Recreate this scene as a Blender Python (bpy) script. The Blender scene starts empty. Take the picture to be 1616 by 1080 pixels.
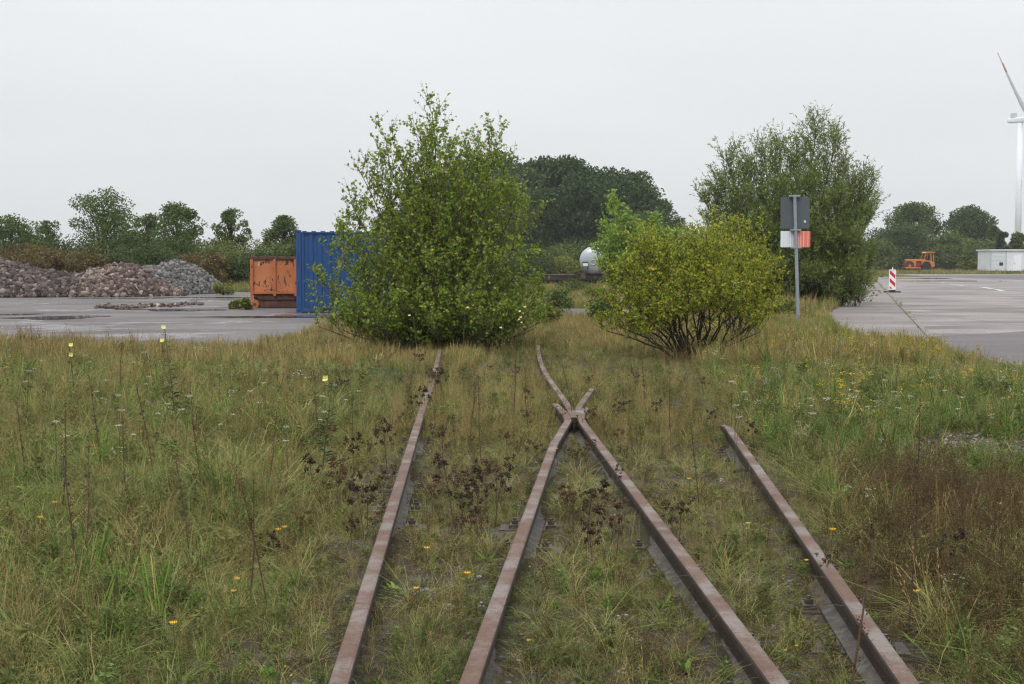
import bpy, math, random
import numpy as np
from mathutils import Vector, Matrix

# ------------------------------------------------------------------ camera, sky, sun, exposure
sc = bpy.context.scene
RAD = math.radians
F, CX, CY, HZ, CAMH = 2150.0, 808.0, 540.0, 412.0, 1.65
PITCH = math.atan((CY - HZ) / F)
cam_d = bpy.data.cameras.new('camera'); cam = bpy.data.objects.new('camera', cam_d)
sc.collection.objects.link(cam); sc.camera = cam
cam_d.sensor_width = 36; cam_d.lens = F / 1616 * 36; cam_d.clip_start = .1; cam_d.clip_end = 6000
cam.location = (0, 0, CAMH); cam.rotation_euler = (math.pi / 2 - PITCH, 0, 0)

w = bpy.data.worlds.new('World'); sc.world = w; w.use_nodes = True
nt = w.node_tree; bg = nt.nodes['Background']
sky = nt.nodes.new('ShaderNodeTexSky'); sky.sky_type = 'NISHITA'; sky.sun_disc = False
sky.sun_elevation = RAD(50); sky.sun_rotation = RAD(200); sky.dust_density = 4; sky.air_density = 1.5
# overcast deck: slow grey cloud layer over the clear sky
tc = nt.nodes.new('ShaderNodeTexCoord'); mp = nt.nodes.new('ShaderNodeMapping'); mp.inputs['Scale'].default_value = (1, 1, 4)
nz = nt.nodes.new('ShaderNodeTexNoise'); nz.inputs['Scale'].default_value = 1.6; nz.inputs['Detail'].default_value = 3
cr = nt.nodes.new('ShaderNodeValToRGB')
cr.color_ramp.elements[0].position = .3; cr.color_ramp.elements[0].color = (5.7, 5.85, 6.05, 1)
cr.color_ramp.elements[1].position = .75; cr.color_ramp.elements[1].color = (6.9, 7.0, 7.15, 1)
mx = nt.nodes.new('ShaderNodeMix'); mx.data_type = 'RGBA'; mx.inputs[0].default_value = .96
nt.links.new(tc.outputs['Generated'], mp.inputs[0]); nt.links.new(mp.outputs[0], nz.inputs['Vector'])
nt.links.new(nz.outputs[0], cr.inputs[0])
nt.links.new(sky.outputs[0], mx.inputs[6]); nt.links.new(cr.outputs[0], mx.inputs[7])
# an overcast sky is about three times brighter overhead than at the horizon
sx0 = nt.nodes.new('ShaderNodeSeparateXYZ'); nt.links.new(tc.outputs['Generated'], sx0.inputs[0])
mc = nt.nodes.new('ShaderNodeMath'); mc.operation = 'MAXIMUM'; mc.inputs[1].default_value = 0; nt.links.new(sx0.outputs[2], mc.inputs[0])
mw = nt.nodes.new('ShaderNodeMath'); mw.operation = 'POWER'; mw.inputs[1].default_value = 1.5; nt.links.new(mc.outputs[0], mw.inputs[0])
ma = nt.nodes.new('ShaderNodeMath'); ma.operation = 'MULTIPLY_ADD'; ma.inputs[1].default_value = 2.9; ma.inputs[2].default_value = 1; nt.links.new(mw.outputs[0], ma.inputs[0])
vm = nt.nodes.new('ShaderNodeVectorMath'); vm.operation = 'SCALE'; nt.links.new(mx.outputs[2], vm.inputs[0]); nt.links.new(ma.outputs[0], vm.inputs[3])
nt.links.new(vm.outputs[0], bg.inputs[0]); bg.inputs[1].default_value = .1

sl = bpy.data.lights.new('sun', 'SUN'); sl.energy = 1.3; sl.angle = RAD(25); sl.color = (1, .97, .92)
sun = bpy.data.objects.new('sun', sl); sc.collection.objects.link(sun)
sun.rotation_euler = (RAD(40), 0, RAD(-200 + 180))
sc.view_settings.view_transform = 'Standard'; sc.view_settings.look = 'None'
sc.view_settings.exposure = 0.12; sc.view_settings.gamma = 1
sc.cycles.use_denoising = True; sc.cycles.denoiser = 'OPENIMAGEDENOISE'; sc.cycles.denoising_prefilter = 'NONE'; sc.cycles.pixel_filter_type = 'BLACKMAN_HARRIS'; sc.cycles.filter_width = 1.3
sc.cycles.max_bounces = 6; sc.cycles.diffuse_bounces = 3; sc.cycles.transmission_bounces = 3
sc.cycles.volume_bounces = 1; sc.cycles.caustics_reflective = False; sc.cycles.caustics_refractive = False

random.seed(7); rng = np.random.default_rng(7)

# ------------------------------------------------------------------ helpers
def G(px, py, z=0.0):
    """ground point seen at photograph pixel (px, py)"""
    dx = (px - CX) / F; dz = -(py - CY) / F
    c, s = math.cos(PITCH), math.sin(PITCH)
    d = (dx, c + dz * s, dz * c - s)
    t = (z - CAMH) / d[2]
    return Vector((d[0] * t, d[1] * t, z))
def P(px, py, Y):
    """point at distance Y seen at pixel"""
    dx = (px - CX) / F; dz = -(py - CY) / F
    c, s = math.cos(PITCH), math.sin(PITCH)
    d = (dx, c + dz * s, dz * c - s)
    t = Y / d[1]
    return Vector((d[0] * t, Y, CAMH + d[2] * t))
def railz(Y): return .30 - .0045 * Y
def GR(px, py):
    z = .25
    for _ in range(8):
        p = G(px, py, z); z = railz(p.y)
    return Vector((p.x, p.y, z))
def H(x, y):
    """large-scale height of the ground"""
    x = np.asarray(x, float); y = np.asarray(y, float)
    g = np.clip(.13 - .0045 * y, 0, .13)
    g = g + .035 * np.sin(x * 1.3 + 1.1 * np.sin(y * .7)) * np.sin(y * .9 + .5 * x) + .02 * np.sin(x * 3.1 + y * 2.3)
    g = g + .040 * ((x > -1) & (x < 2) & (y < 26))
    fade = np.clip((34 - y) / 4, 0, 1)
    g = g * fade
    # cutting with the far siding
    u = np.clip((y - 84) / 14, 0, 1) * np.clip((150 - y) / 8, 0, 1) * np.clip((x + 22) / 8, 0, 1) * np.clip((24 - x) / 8, 0, 1)
    return g - 1.12 * (u * u * (3 - 2 * u))

def link(o): sc.collection.objects.link(o); return o
def mesh(name, verts, faces, mats=(), parent=None, midx=None, fattr=None, smooth=False):
    me = bpy.data.meshes.new(name)
    verts = np.asarray(verts, np.float32).reshape(-1, 3)
    if isinstance(faces, np.ndarray):
        k = faces.shape[1]
        me.vertices.add(len(verts)); me.vertices.foreach_set('co', verts.ravel())
        me.loops.add(faces.size); me.loops.foreach_set('vertex_index', faces.ravel().astype(np.int32))
        me.polygons.add(len(faces)); me.polygons.foreach_set('loop_start', np.arange(len(faces), dtype=np.int32) * k)
        me.polygons.foreach_set('loop_total', np.full(len(faces), k, np.int32))
        me.update(calc_edges=True)
    else:
        me.from_pydata(verts.tolist(), [], faces); me.update()
    for m in (mats if isinstance(mats, (list, tuple)) else [mats]): me.materials.append(m)
    if midx is not None: me.polygons.foreach_set('material_index', np.asarray(midx, np.int32))
    if fattr is not None:
        for k, v in fattr.items():
            a = me.attributes.new(k, 'FLOAT', 'FACE'); a.data.foreach_set('value', np.asarray(v, np.float32))
    if smooth: me.polygons.foreach_set('use_smooth', np.ones(len(me.polygons), bool))
    o = bpy.data.objects.new(name, me); link(o)
    if parent: o.parent = parent
    return o
def tag(o, label, cat, group=None, kind=None):
    o['label'] = label; o['category'] = cat
    if group: o['group'] = group
    if kind: o['kind'] = kind
    return o
def thing(name, label, cat, loc=(0, 0, 0), rz=0, group=None):
    o = bpy.data.objects.new(name, None); o.empty_display_size = .1; link(o)
    o.location = loc; o.rotation_euler = (0, 0, rz)
    return tag(o, label, cat, group)
def struct(o): o['kind'] = 'structure'; return o
def dup(root, loc, rz, scale=1, label=None):
    r = root.copy(); link(r); r.location = loc; r.rotation_euler = (0, 0, rz)
    r.scale = (scale,) * 3 if not isinstance(scale, tuple) else scale
    if label: r['label'] = label
    for ch in root.children:
        c = ch.copy(); link(c); c.parent = r
        for g in ch.children:
            d = g.copy(); link(d); d.parent = c
    return r

class MB:
    def __init__(s): s.v = []; s.f = []; s.m = []
    def add(s, vs, fs, m=0):
        b = len(s.v); s.v += [tuple(v) for v in vs]; s.f += [tuple(i + b for i in f) for f in fs]; s.m += [m] * len(fs)
    def box(s, a, b, m=0, rot=None, piv=(0, 0, 0)):
        x0, y0, z0 = a; x1, y1, z1 = b
        vs = [(x, y, z) for z in (z0, z1) for (x, y) in ((x0, y0), (x1, y0), (x1, y1), (x0, y1))]
        if rot is not None: vs = [tuple(rot @ (Vector(v) - Vector(piv)) + Vector(piv)) for v in vs]
        s.add(vs, [(0, 3, 2, 1), (4, 5, 6, 7), (0, 1, 5, 4), (1, 2, 6, 5), (2, 3, 7, 6), (3, 0, 4, 7)], m)
    def tube(s, pts, rad, n=8, m=0, cap=True):
        pts = [Vector(p) for p in pts]; k = len(pts)
        rad = rad if hasattr(rad, '__len__') else [rad] * k
        base = len(s.v)
        for i, p in enumerate(pts):
            d = (pts[min(i + 1, k - 1)] - pts[max(i - 1, 0)]).normalized()
            u = d.cross(Vector((0, 0, 1)) if abs(d.z) < .95 else Vector((1, 0, 0))).normalized(); v = d.cross(u)
            for j in range(n):
                a = 2 * math.pi * j / n
                s.v.append(tuple(p + (u * math.cos(a) + v * math.sin(a)) * rad[i]))
        for i in range(k - 1):
            for j in range(n):
                a = base + i * n + j; b = base + i * n + (j + 1) % n
                s.f.append((a, a + n, b + n, b)); s.m.append(m)
        if cap:
            s.f.append(tuple(base + j for j in range(n))); s.m.append(m)
            s.f.append(tuple(base + (k - 1) * n + n - 1 - j for j in range(n))); s.m.append(m)
    def sweep(s, prof, path, m=0):
        n = len(prof); k = len(path); base = len(s.v)
        for i, p in enumerate(path):
            d = Vector(path[min(i + 1, k - 1)]) - Vector(path[max(i - 1, 0)]); d.z = 0; d.normalize()
            r = Vector((d.y, -d.x, 0))
            for (a, b) in prof: s.v.append(tuple(Vector(p) + r * a + Vector((0, 0, b))))
        for i in range(k - 1):
            for j in range(n):
                a = base + i * n + j; b = base + i * n + (j + 1) % n
                s.f.append((a, b, b + n, a + n)); s.m.append(m)
        s.f.append(tuple(base + n - 1 - j for j in range(n))); s.m.append(m)
        s.f.append(tuple(base + (k - 1) * n + j for j in range(n))); s.m.append(m)
    def prism(s, poly, y0, y1, m=0):
        """outline in XZ extruded along Y"""
        n = len(poly)
        vs = [(x, y0, z) for x, z in poly] + [(x, y1, z) for x, z in poly]
        fs = [tuple(range(n)), tuple(range(2 * n - 1, n - 1, -1))] + [(i, i + n, (i + 1) % n + n, (i + 1) % n) for i in range(n)]
        s.add(vs, fs, m)
    def build(s, name, mats, parent=None, smooth=False, bevel=0):
        o = mesh(name, s.v, s.f, mats, parent, s.m if s.v else None, smooth=smooth)
        if bevel:
            b = o.modifiers.new('bevel', 'BEVEL'); b.width = bevel; b.segments = 2; b.limit_method = 'ANGLE'
        return o

# ------------------------------------------------------------------ materials
def newmat(name, rough=.8, spec=.3):
    m = bpy.data.materials.new(name); m.use_nodes = True; t = m.node_tree
    b = t.nodes['Principled BSDF']; b.inputs['Roughness'].default_value = rough
    b.inputs['Specular IOR Level'].default_value = spec
    return m, t, b
def N(t, typ, **kw):
    n = t.nodes.new(typ)
    for k, v in kw.items():
        if k.startswith('i_'): n.inputs[k[2:].replace('_', ' ')].default_value = v
        else: setattr(n, k, v)
    return n
def ramp(t, fac, stops, interp='LINEAR'):
    r = t.nodes.new('ShaderNodeValToRGB'); r.color_ramp.interpolation = interp
    e = r.color_ramp.elements
    while len(e) < len(stops): e.new(.5)
    for i, (p, c) in enumerate(stops):
        e[i].position = p; e[i].color = (*c, 1) if len(c) == 3 else c
    t.links.new(fac, r.inputs[0]); return r.outputs[0]
def noise(t, scale, detail=4, rough=.6, vec=None, dist=0):
    n = N(t, 'ShaderNodeTexNoise'); n.inputs['Scale'].default_value = scale; n.inputs['Detail'].default_value = detail
    n.inputs['Roughness'].default_value = rough; n.inputs['Distortion'].default_value = dist
    if vec is None:
        vec = coords(t)
    t.links.new(vec, n.inputs['Vector']); return n.outputs[0]
def coords(t, scale=None, kind='Object'):
    c = N(t, 'ShaderNodeTexCoord')
    if scale is None: return c.outputs[kind]
    m = N(t, 'ShaderNodeMapping'); m.inputs['Scale'].default_value = scale
    t.links.new(c.outputs[kind], m.inputs[0]); return m.outputs[0]
def mix(t, fac, a, b, mode='MIX'):
    m = N(t, 'ShaderNodeMix', data_type='RGBA', blend_type=mode)
    for sock, v in ((m.inputs[0], fac), (m.inputs[6], a), (m.inputs[7], b)):
        if hasattr(v, 'is_output'): t.links.new(v, sock)
        elif isinstance(v, tuple): sock.default_value = (*v, 1) if len(v) == 3 else v
        else: sock.default_value = v
    return m.outputs[2]
def bump(t, b, h, strength=.5, dist=.02):
    n = N(t, 'ShaderNodeBump'); n.inputs['Strength'].default_value = strength; n.inputs['Distance'].default_value = dist
    t.links.new(h, n.inputs['Height']); t.links.new(n.outputs[0], b.inputs['Normal'])
def plain(name, col, rough=.7, var=.25, scale=6, spec=.3, metallic=0):
    m, t, b = newmat(name, rough, spec)
    n = noise(t, scale, 5)
    c = ramp(t, n, [(.3, tuple(x * (1 - var) for x in col)), (.7, tuple(min(1, x * (1 + var)) for x in col))])
    t.links.new(c, b.inputs['Base Color']); b.inputs['Metallic'].default_value = metallic
    return m
def leafmat(name, dark, light, odd=None, oddshare=.04, trans=.3, rough=.5):
    """foliage: colour differs leaf by leaf (face attribute rnd)"""
    m, t, b = newmat(name, rough, .12)
    a = N(t, 'ShaderNodeAttribute', attribute_name='rnd')
    st = [(0, dark), (.75, light)]
    if odd: st = [(0, dark), (.9 - oddshare, light), (1 - oddshare, odd)]
    c = ramp(t, a.outputs['Fac'], st)
    t.links.new(c, b.inputs['Base Color'])
    tr = N(t, 'ShaderNodeBsdfTranslucent'); t.links.new(c, tr.inputs[0])
    mxs = N(t, 'ShaderNodeMixShader'); mxs.inputs[0].default_value = trans
    out = t.nodes['Material Output']
    t.links.new(b.outputs[0], mxs.inputs[1]); t.links.new(tr.outputs[0], mxs.inputs[2]); t.links.new(mxs.outputs[0], out.inputs[0])
    return m
def grassmat(name, c0, c1, c2, trans=.25):
    """blades: blade-by-blade colour plus a tint carried by each tuft"""
    m, t, b = newmat(name, .6, .08)
    a = N(t, 'ShaderNodeAttribute', attribute_name='rnd')
    i = N(t, 'ShaderNodeAttribute', attribute_name='tint', attribute_type='INSTANCER')
    base = ramp(t, a.outputs['Fac'], [(0, c0), (.8, c1)])
    col = mix(t, i.outputs['Fac'], base, c2)
    oi = N(t, 'ShaderNodeObjectInfo')
    v = ramp(t, oi.outputs['Random'], [(0, (.6, .6, .6)), (1, (1.15, 1.15, 1.15))])
    col = mix(t, 1.0, col, v, 'MULTIPLY')
    t.links.new(col, b.inputs['Base Color'])
    tr = N(t, 'ShaderNodeBsdfTranslucent'); t.links.new(col, tr.inputs[0])
    mxs = N(t, 'ShaderNodeMixShader'); mxs.inputs[0].default_value = trans
    t.links.new(b.outputs[0], mxs.inputs[1]); t.links.new(tr.outputs[0], mxs.inputs[2]); t.links.new(mxs.outputs[0], t.nodes['Material Output'].inputs[0])
    return m
def paint(name, col, rust=(.10, .04, .02), thr=.62, scale=3, rough=.45, dirt=.25, stretch=(1, 1, 1)):
    m, t, b = newmat(name, rough, .4)
    v = coords(t, stretch)
    n1 = noise(t, scale, 8, .7, v); n2 = noise(t, scale * .4, 4, .5, v)
    c = ramp(t, n2, [(.3, tuple(x * (1 - dirt) for x in col)), (.7, col)])
    k = ramp(t, n1, [(thr, (0, 0, 0)), (thr + .03, (1, 1, 1))])
    c = mix(t, k, c, rust); t.links.new(c, b.inputs['Base Color'])
    bump(t, b, n1, .15, .01)
    return m

M = {}
# soil with moss, litter and small gravel
m, t, b = newmat('soil', .9, .2)
v = coords(t)
big = noise(t, .45, 5, .6, v); mid = noise(t, 3.5, 8, .7, v); fine = noise(t, 60, 4, .7, v)
soil = ramp(t, mid, [(.3, (.018, .013, .010)), (.5, (.04, .029, .020)), (.7, (.07, .052, .036))])
green = ramp(t, fine, [(.35, (.02, .024, .009)), (.65, (.06, .065, .022))])
k = ramp(t, big, [(.42, (0, 0, 0)), (.58, (1, 1, 1))])
c = mix(t, k, soil, green)
vo = N(t, 'ShaderNodeTexVoronoi'); vo.inputs['Scale'].default_value = 55; t.links.new(v, vo.inputs['Vector'])
sep = N(t, 'ShaderNodeSeparateColor'); t.links.new(vo.outputs['Color'], sep.inputs[0])
gv = ramp(t, sep.outputs[0], [(0, (.025, .022, .02)), (.7, (.065, .056, .05)), (1, (.14, .13, .12))])
k2 = ramp(t, mid, [(.5, (0, 0, 0)), (.62, (.8, .8, .8))])
c = mix(t, k2, c, gv)
# meadow colour where the field lies far from the tracks
gx = N(t, 'ShaderNodeSeparateXYZ'); t.links.new(v, gx.inputs[0])
far = N(t, 'ShaderNodeMapRange'); far.inputs[1].default_value = 34; far.inputs[2].default_value = 46
t.links.new(gx.outputs[1], far.inputs[0])
mead = ramp(t, mid, [(.3, (.035, .045, .015)), (.7, (.075, .08, .03))])
c = mix(t, far.outputs[0], c, mead)
t.links.new(c, b.inputs['Base Color'])
bump(t, b, mix(t, .5, fine, vo.outputs['Distance']), .7, .02)
M['soil'] = m

def paving(name, c0, c1, stain, wet=.6, joints=None, seed=0, wcut=(.55, .6), rough=.75):
    """wet yard surface: colour mottling, stains, glossy damp patches and puddles"""
    m, t, b = newmat(name, rough, .45)
    v = coords(t); mp_ = N(t, 'ShaderNodeMapping'); mp_.inputs['Location'].default_value = (seed, seed * .7, 0); t.links.new(v, mp_.inputs[0]); v = mp_.outputs[0]
    n1 = noise(t, .35, 8, .65, v); n2 = noise(t, 9, 6, .7, v); n3 = noise(t, .16, 5, .55, v, .4)
    c = ramp(t, n1, [(.3, c0), (.65, c1)])
    g = ramp(t, n2, [(.3, (.6, .6, .6)), (.7, (1.25, 1.25, 1.25))]); c = mix(t, 1.0, c, g, 'MULTIPLY')
    vs = N(t, 'ShaderNodeMapping'); vs.inputs['Scale'].default_value = (.16, .45, 1); t.links.new(v, vs.inputs[0])
    n4 = noise(t, 1.2, 6, .6, vs.outputs[0])
    ks = ramp(t, n4, [(.44, (0, 0, 0)), (.64, (wet, wet, wet))]); c = mix(t, ks, c, stain)
    if joints:
        br = N(t, 'ShaderNodeTexBrick'); br.inputs['Scale'].default_value = 1 / joints; br.offset = 0
        br.inputs['Mortar Size'].default_value = .006; br.inputs['Brick Width'].default_value = 1; br.inputs['Row Height'].default_value = 1
        br.inputs['Color1'].default_value = (1, 1, 1, 1); br.inputs['Color2'].default_value = (.85, .85, .85, 1); br.inputs['Mortar'].default_value = (.35, .33, .3, 1)
        t.links.new(v, br.inputs['Vector']); c = mix(t, 1.0, c, br.outputs[0], 'MULTIPLY')
    t.links.new(c, b.inputs['Base Color'])
    r = ramp(t, n3, [(wcut[0], (rough,) * 3), (wcut[1], (.16,) * 3)])
    t.links.new(r, b.inputs['Roughness'])
    bump(t, b, n2, .25, .01)
    return m
M['asphalt'] = paving('asphalt', (.082, .070, .068), (.13, .114, .11), (.04, .034, .033), .85, seed=3)
M['asphalt_patch'] = paving('asphalt_patch', (.075, .062, .064), (.105, .09, .092), (.045, .038, .038), .5, seed=11, wcut=(.7, .8))
M['concrete'] = paving('concrete', (.17, .145, .135), (.26, .23, .212), (.075, .062, .058), .95, joints=5, seed=7, wcut=(.62, .72), rough=.7)
M['old_concrete'] = paving('old_concrete', (.12, .10, .093), (.2, .178, .165), (.09, .075, .07), .8, seed=21, wcut=(.7, .8))
m, t, b = newmat('puddle_water', .03, .5); b.inputs['Base Color'].default_value = (.03, .03, .03, 1)
M['puddle'] = m
M['kerb'] = plain('kerb_stone', (.17, .15, .13), .8, .3, 3)
M['marking'] = plain('road_paint', (.42, .41, .39), .7, .45, 9)

# rails
def railmat(name, top_rust, grey, side, share):
    m, t, b = newmat(name, .55, .4)
    v = coords(t)
    ge = N(t, 'ShaderNodeNewGeometry'); sp = N(t, 'ShaderNodeSeparateXYZ'); t.links.new(ge.outputs['Normal'], sp.inputs[0])
    at = N(t, 'ShaderNodeAttribute', attribute_name='along'); 
    n1 = noise(t, 3.2, 6, .65, v); n2 = noise(t, 22, 6, .7, v); n3 = noise(t, 90, 3, .6, v)
    rust = ramp(t, n2, [(.3, tuple(x * .72 for x in top_rust)), (.7, tuple(x * 1.2 for x in top_rust))])
    n5 = noise(t, 60, 5, .75, v); nm_ = mix(t, .35, n1, n5); kg = ramp(t, nm_, [(.50 - share, (0, 0, 0)), (.60 - share, (.85, .85, .85))])
    top = mix(t, kg, rust, grey)
    sd = ramp(t, n2, [(.3, tuple(x * .6 for x in side)), (.7, tuple(x * 1.3 for x in side))])
    kt = ramp(t, sp.outputs[2], [(.55, (0, 0, 0)), (.8, (1, 1, 1))])
    c = mix(t, kt, sd, top)
    sp2 = ramp(t, n3, [(.56, (0, 0, 0)), (.66, (.7, .7, .7))]); c = mix(t, sp2, c, (.045, .03, .025))
    t.links.new(c, b.inputs['Base Color'])
    r = ramp(t, n1, [(.4, (.75,) * 3), (.6, (.5,) * 3)]); t.links.new(r, b.inputs['Roughness'])
    bump(t, b, n3, .2, .004)
    return m
M['rail'] = railmat('rusty_rail', (.098, .052, .033), (.15, .125, .112), (.036, .022, .017), .02)
M['rail_foot'] = plain('dusty_rail_foot', (.16, .15, .145), .7, .45, 9)
m, t, b = newmat('rail_foot_dust', .7, .3)
n1 = noise(t, 14, 8, .7)
t.links.new(ramp(t, n1, [(.3, (.035, .025, .02)), (.5, (.065, .056, .05)), (.8, (.17, .16, .15))]), b.inputs['Base Color']); bump(t, b, n1, .6, .01)
M['rail_foot'] = m
m, t, b = newmat('weathered_sleeper', .85, .2)
v = coords(t, (1, 12, 6)); n1 = noise(t, 3, 8, .7, v)
t.links.new(ramp(t, n1, [(.3, (.022, .018, .016)), (.55, (.06, .05, .044)), (.75, (.12, .10, .09))]), b.inputs['Base Color']); bump(t, b, n1, .8, .01)
M['sleeper'] = m
M['iron'] = plain('old_iron', (.05, .038, .033), .5, .5, 30, .5)
M['stone'] = None
def stonemat(name, cols):
    m, t, b = newmat(name, .8, .25)
    a = N(t, 'ShaderNodeAttribute', attribute_name='rnd')
    c = ramp(t, a.outputs['Fac'], cols); n = noise(t, 14, 5, .7)
    g = ramp(t, n, [(.3, (.65, .65, .65)), (.7, (1.25, 1.25, 1.25))])
    c = mix(t, 1.0, c, g, 'MULTIPLY'); t.links.new(c, b.inputs['Base Color']); bump(t, b, n, .5, .02)
    return m
M['brick_rubble'] = stonemat('brick_rubble', [(0, (.03, .023, .021)), (.35, (.08, .052, .044)), (.62, (.125, .09, .075)), (.88, (.19, .145, .12)), (1, (.32, .27, .24))])
M['dark_rubble'] = stonemat('dark_rubble', [(0, (.028, .022, .021)), (.4, (.06, .047, .044)), (.75, (.105, .075, .066)), (1, (.2, .165, .15))])
M['cobble'] = stonemat('grey_cobble', [(0, (.04, .038, .037)), (.5, (.095, .091, .087)), (1, (.2, .192, .182))])
M['ballast'] = stonemat('ballast_stone', [(0, (.028, .024, .022)), (.5, (.07, .062, .057)), (.9, (.09, .082, .074)), (1, (.12, .112, .102))])
M['pale_stone'] = stonemat('pale_stone', [(0, (.1, .09, .085)), (.5, (.2, .18, .17)), (1, (.33, .31, .29))])

# bark and leaves
def bark(name, col):
    m, t, b = newmat(name, .85, .2); v = coords(t, (1, 1, .25)); n = noise(t, 14, 6, .7, v)
    t.links.new(ramp(t, n, [(.3, tuple(x * .5 for x in col)), (.7, tuple(x * 1.3 for x in col))]), b.inputs['Base Color']); bump(t, b, n, .6, .02)
    return m
M['bark'] = bark('grey_brown_bark', (.09, .075, .055)); M['bark_dark'] = bark('dark_bark', (.05, .04, .03))
M['stem_green'] = plain('green_stem', (.06, .075, .03), .6, .3, 20); M['stem_brown'] = plain('brown_stem', (.075, .045, .028), .7, .4, 25)
M['stem_straw'] = plain('straw_stem', (.3, .24, .13), .7, .25, 25)
M['poplar'] = leafmat('poplar_leaf', (.11, .17, .018), (.265, .36, .055), (.36, .32, .05), .03, .45)
M['yellow_bush'] = leafmat('yellowing_leaf', (.17, .22, .018), (.34, .39, .045), (.46, .34, .04), .06, .45)
M['willow'] = leafmat('willow_leaf', (.095, .14, .028), (.21, .28, .07), (.17, .18, .08), .08, .3)
M['birch'] = leafmat('young_birch_leaf', (.14, .23, .03), (.28, .38, .07), None, .04, .3)
M['oak'] = leafmat('oak_leaf', (.045, .078, .016), (.10, .145, .034), None, .04, .2)
M['wood'] = leafmat('wood_leaf', (.030, .056, .016), (.068, .105, .030), None, .04, .15)
M['wood_pale'] = leafmat('pale_wood_leaf', (.045, .075, .02), (.095, .135, .04), None, .04, .15); M['wood_deep'] = leafmat('deep_wood_leaf', (.022, .044, .014), (.05, .085, .026), None, .04, .15)
M['shrub'] = leafmat('hedge_leaf', (.05, .075, .018), (.11, .145, .036), None, .04, .2)
M['shrub_dark'] = leafmat('dark_hedge_leaf', (.03, .055, .015), (.07, .10, .028), None, .04, .2)
M['shrub_brown'] = leafmat('browning_hedge_leaf', (.07, .06, .02), (.14, .115, .04), (.15, .07, .03), .15, .2)
M['shrub_yellow'] = leafmat('yellow_green_hedge_leaf', (.09, .11, .02), (.17, .185, .04), None, .04, .2)
M['conifer'] = leafmat('conifer_needle', (.015, .030, .013), (.035, .055, .022), None, .04, .1)

# ------------------------------------------------------------------ setting: ground, yards, kerbs, puddles, markings
def axis(segs):
    out = []
    for a, b_, s in segs: out += list(np.arange(a, b_, s))
    return np.array(out + [segs[-1][1]])
xs = axis([(-1800, -200, 200), (-200, -40, 20), (-40, -14, 1.5), (-14, 14, .14), (14, 40, 1.5), (40, 200, 20), (200, 1800, 200)])
ys = axis([(-120, -6, 12), (-6, 3, .8), (3, 20, .14), (20, 36, .3), (36, 80, 3), (80, 160, 2.5), (160, 240, 20), (240, 2040, 200)])
X, Y = np.meshgrid(xs, ys)
Z = H(X, Y)
Z += rng.normal(0, .006, Z.shape) * (np.abs(X) < 14) * (Y < 34) * (Y > 2)
# parts of the ground under the paved yards lie a little below them
def inside(poly, x, y):
    c = np.zeros(x.shape, bool); n = len(poly)
    for i in range(n):
        x0, y0 = poly[i][:2]; x1, y1 = poly[(i + 1) % n][:2]
        if y0 == y1: continue
        c ^= ((y0 > y) != (y1 > y)) & (x < (x1 - x0) * (y - y0) / (y1 - y0) + x0)
    return c
def rough_poly(pts, step=.5, amp=.12, seed=0):
    r = random.Random(seed); out = []
    for i in range(len(pts)):
        a = Vector(pts[i]); b_ = Vector(pts[(i + 1) % len(pts)]); n = max(1, min(160, int((b_ - a).length / step)))
        for k in range(n):
            p = a.lerp(b_, k / n)
            out.append((p.x + r.uniform(-amp, amp), p.y + r.uniform(-amp, amp)))
    return out
def g2(px, py): p = G(px, py); return (p.x, p.y, 0)
left_yard = [g2(-500, 545), g2(0, 546), g2(240, 553), g2(400, 546), g2(490, 524), g2(560, 508), g2(700, 500), (4.0, 39, 0), (4.0, 46, 0), (-3, 50, 0), (-9, 66, 0), (-16, 74, 0), (-30, 70, 0), (-60, 66, 0)]
kA, kB = Vector(g2(1386, 446)), Vector(g2(1484, 549))
right_yard = [(kA.x, kA.y, 0), (kB.x, kB.y, 0), g2(1505, 572), g2(1616, 592), g2(1900, 600), (80, 24, 0), (140, 120, 0), (120, 175, 0), (46, 170, 0), (45, 140, 0), g2(1380, 437)]
old_strip = [g2(1302, 497), g2(1335, 528), g2(1400, 538), (kB.x - .05, kB.y, 0), (kA.x - .05, kA.y, 0), (kA.x - 5, kA.y - 10, 0), g2(1345, 470)]
dark_patch = [g2(1472, 531), g2(1560, 527), g2(1700, 518), g2(2000, 512), g2(1900, 599), g2(1617, 590), g2(1506, 570), (kB.x + .04, kB.y, 0)]
polys = dict(asphalt_yard=(left_yard, 'asphalt', .004, 1), concrete_yard=(right_yard, 'concrete', .004, 2), old_concrete_strip=(old_strip, 'old_concrete', .004, 3), asphalt_patch=(dark_patch, 'asphalt_patch', .008, 4))
masks = np.zeros(X.shape, bool)
for nme, (pl, mt, z, sd) in polys.items(): masks |= inside(pl, X, Y)
Z = np.where(masks, -.035, Z)
ny, nx = X.shape
idx = np.arange(ny * nx).reshape(ny, nx)
fc = np.stack([idx[:-1, :-1], idx[:-1, 1:], idx[1:, 1:], idx[1:, :-1]], -1).reshape(-1, 4)
struct(mesh('ground', np.stack([X, Y, Z], -1).reshape(-1, 3), fc, M['soil'], smooth=True))
def sheet(name, pts, mat, z, seed=0, amp=.12):
    rp = rough_poly(pts, .5, amp, seed)
    me = bpy.data.meshes.new(name)
    n = len(rp)
    me.from_pydata([(x, y, z) for x, y in rp] + [(x, y, z - .03) for x, y in rp], [], [tuple(range(n))] + [(i, (i + 1) % n, (i + 1) % n + n, i + n) for i in range(n)])
    me.materials.append(mat); me.update()
    if me.polygons[0].normal.z < 0: me.flip_normals()
    return struct(link(bpy.data.objects.new(name, me)))
for nme, (pl, mt, z, sd) in polys.items(): sheet(nme, pl, M[mt], z, sd, .05 if nme != 'asphalt_yard' else .12)
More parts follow.
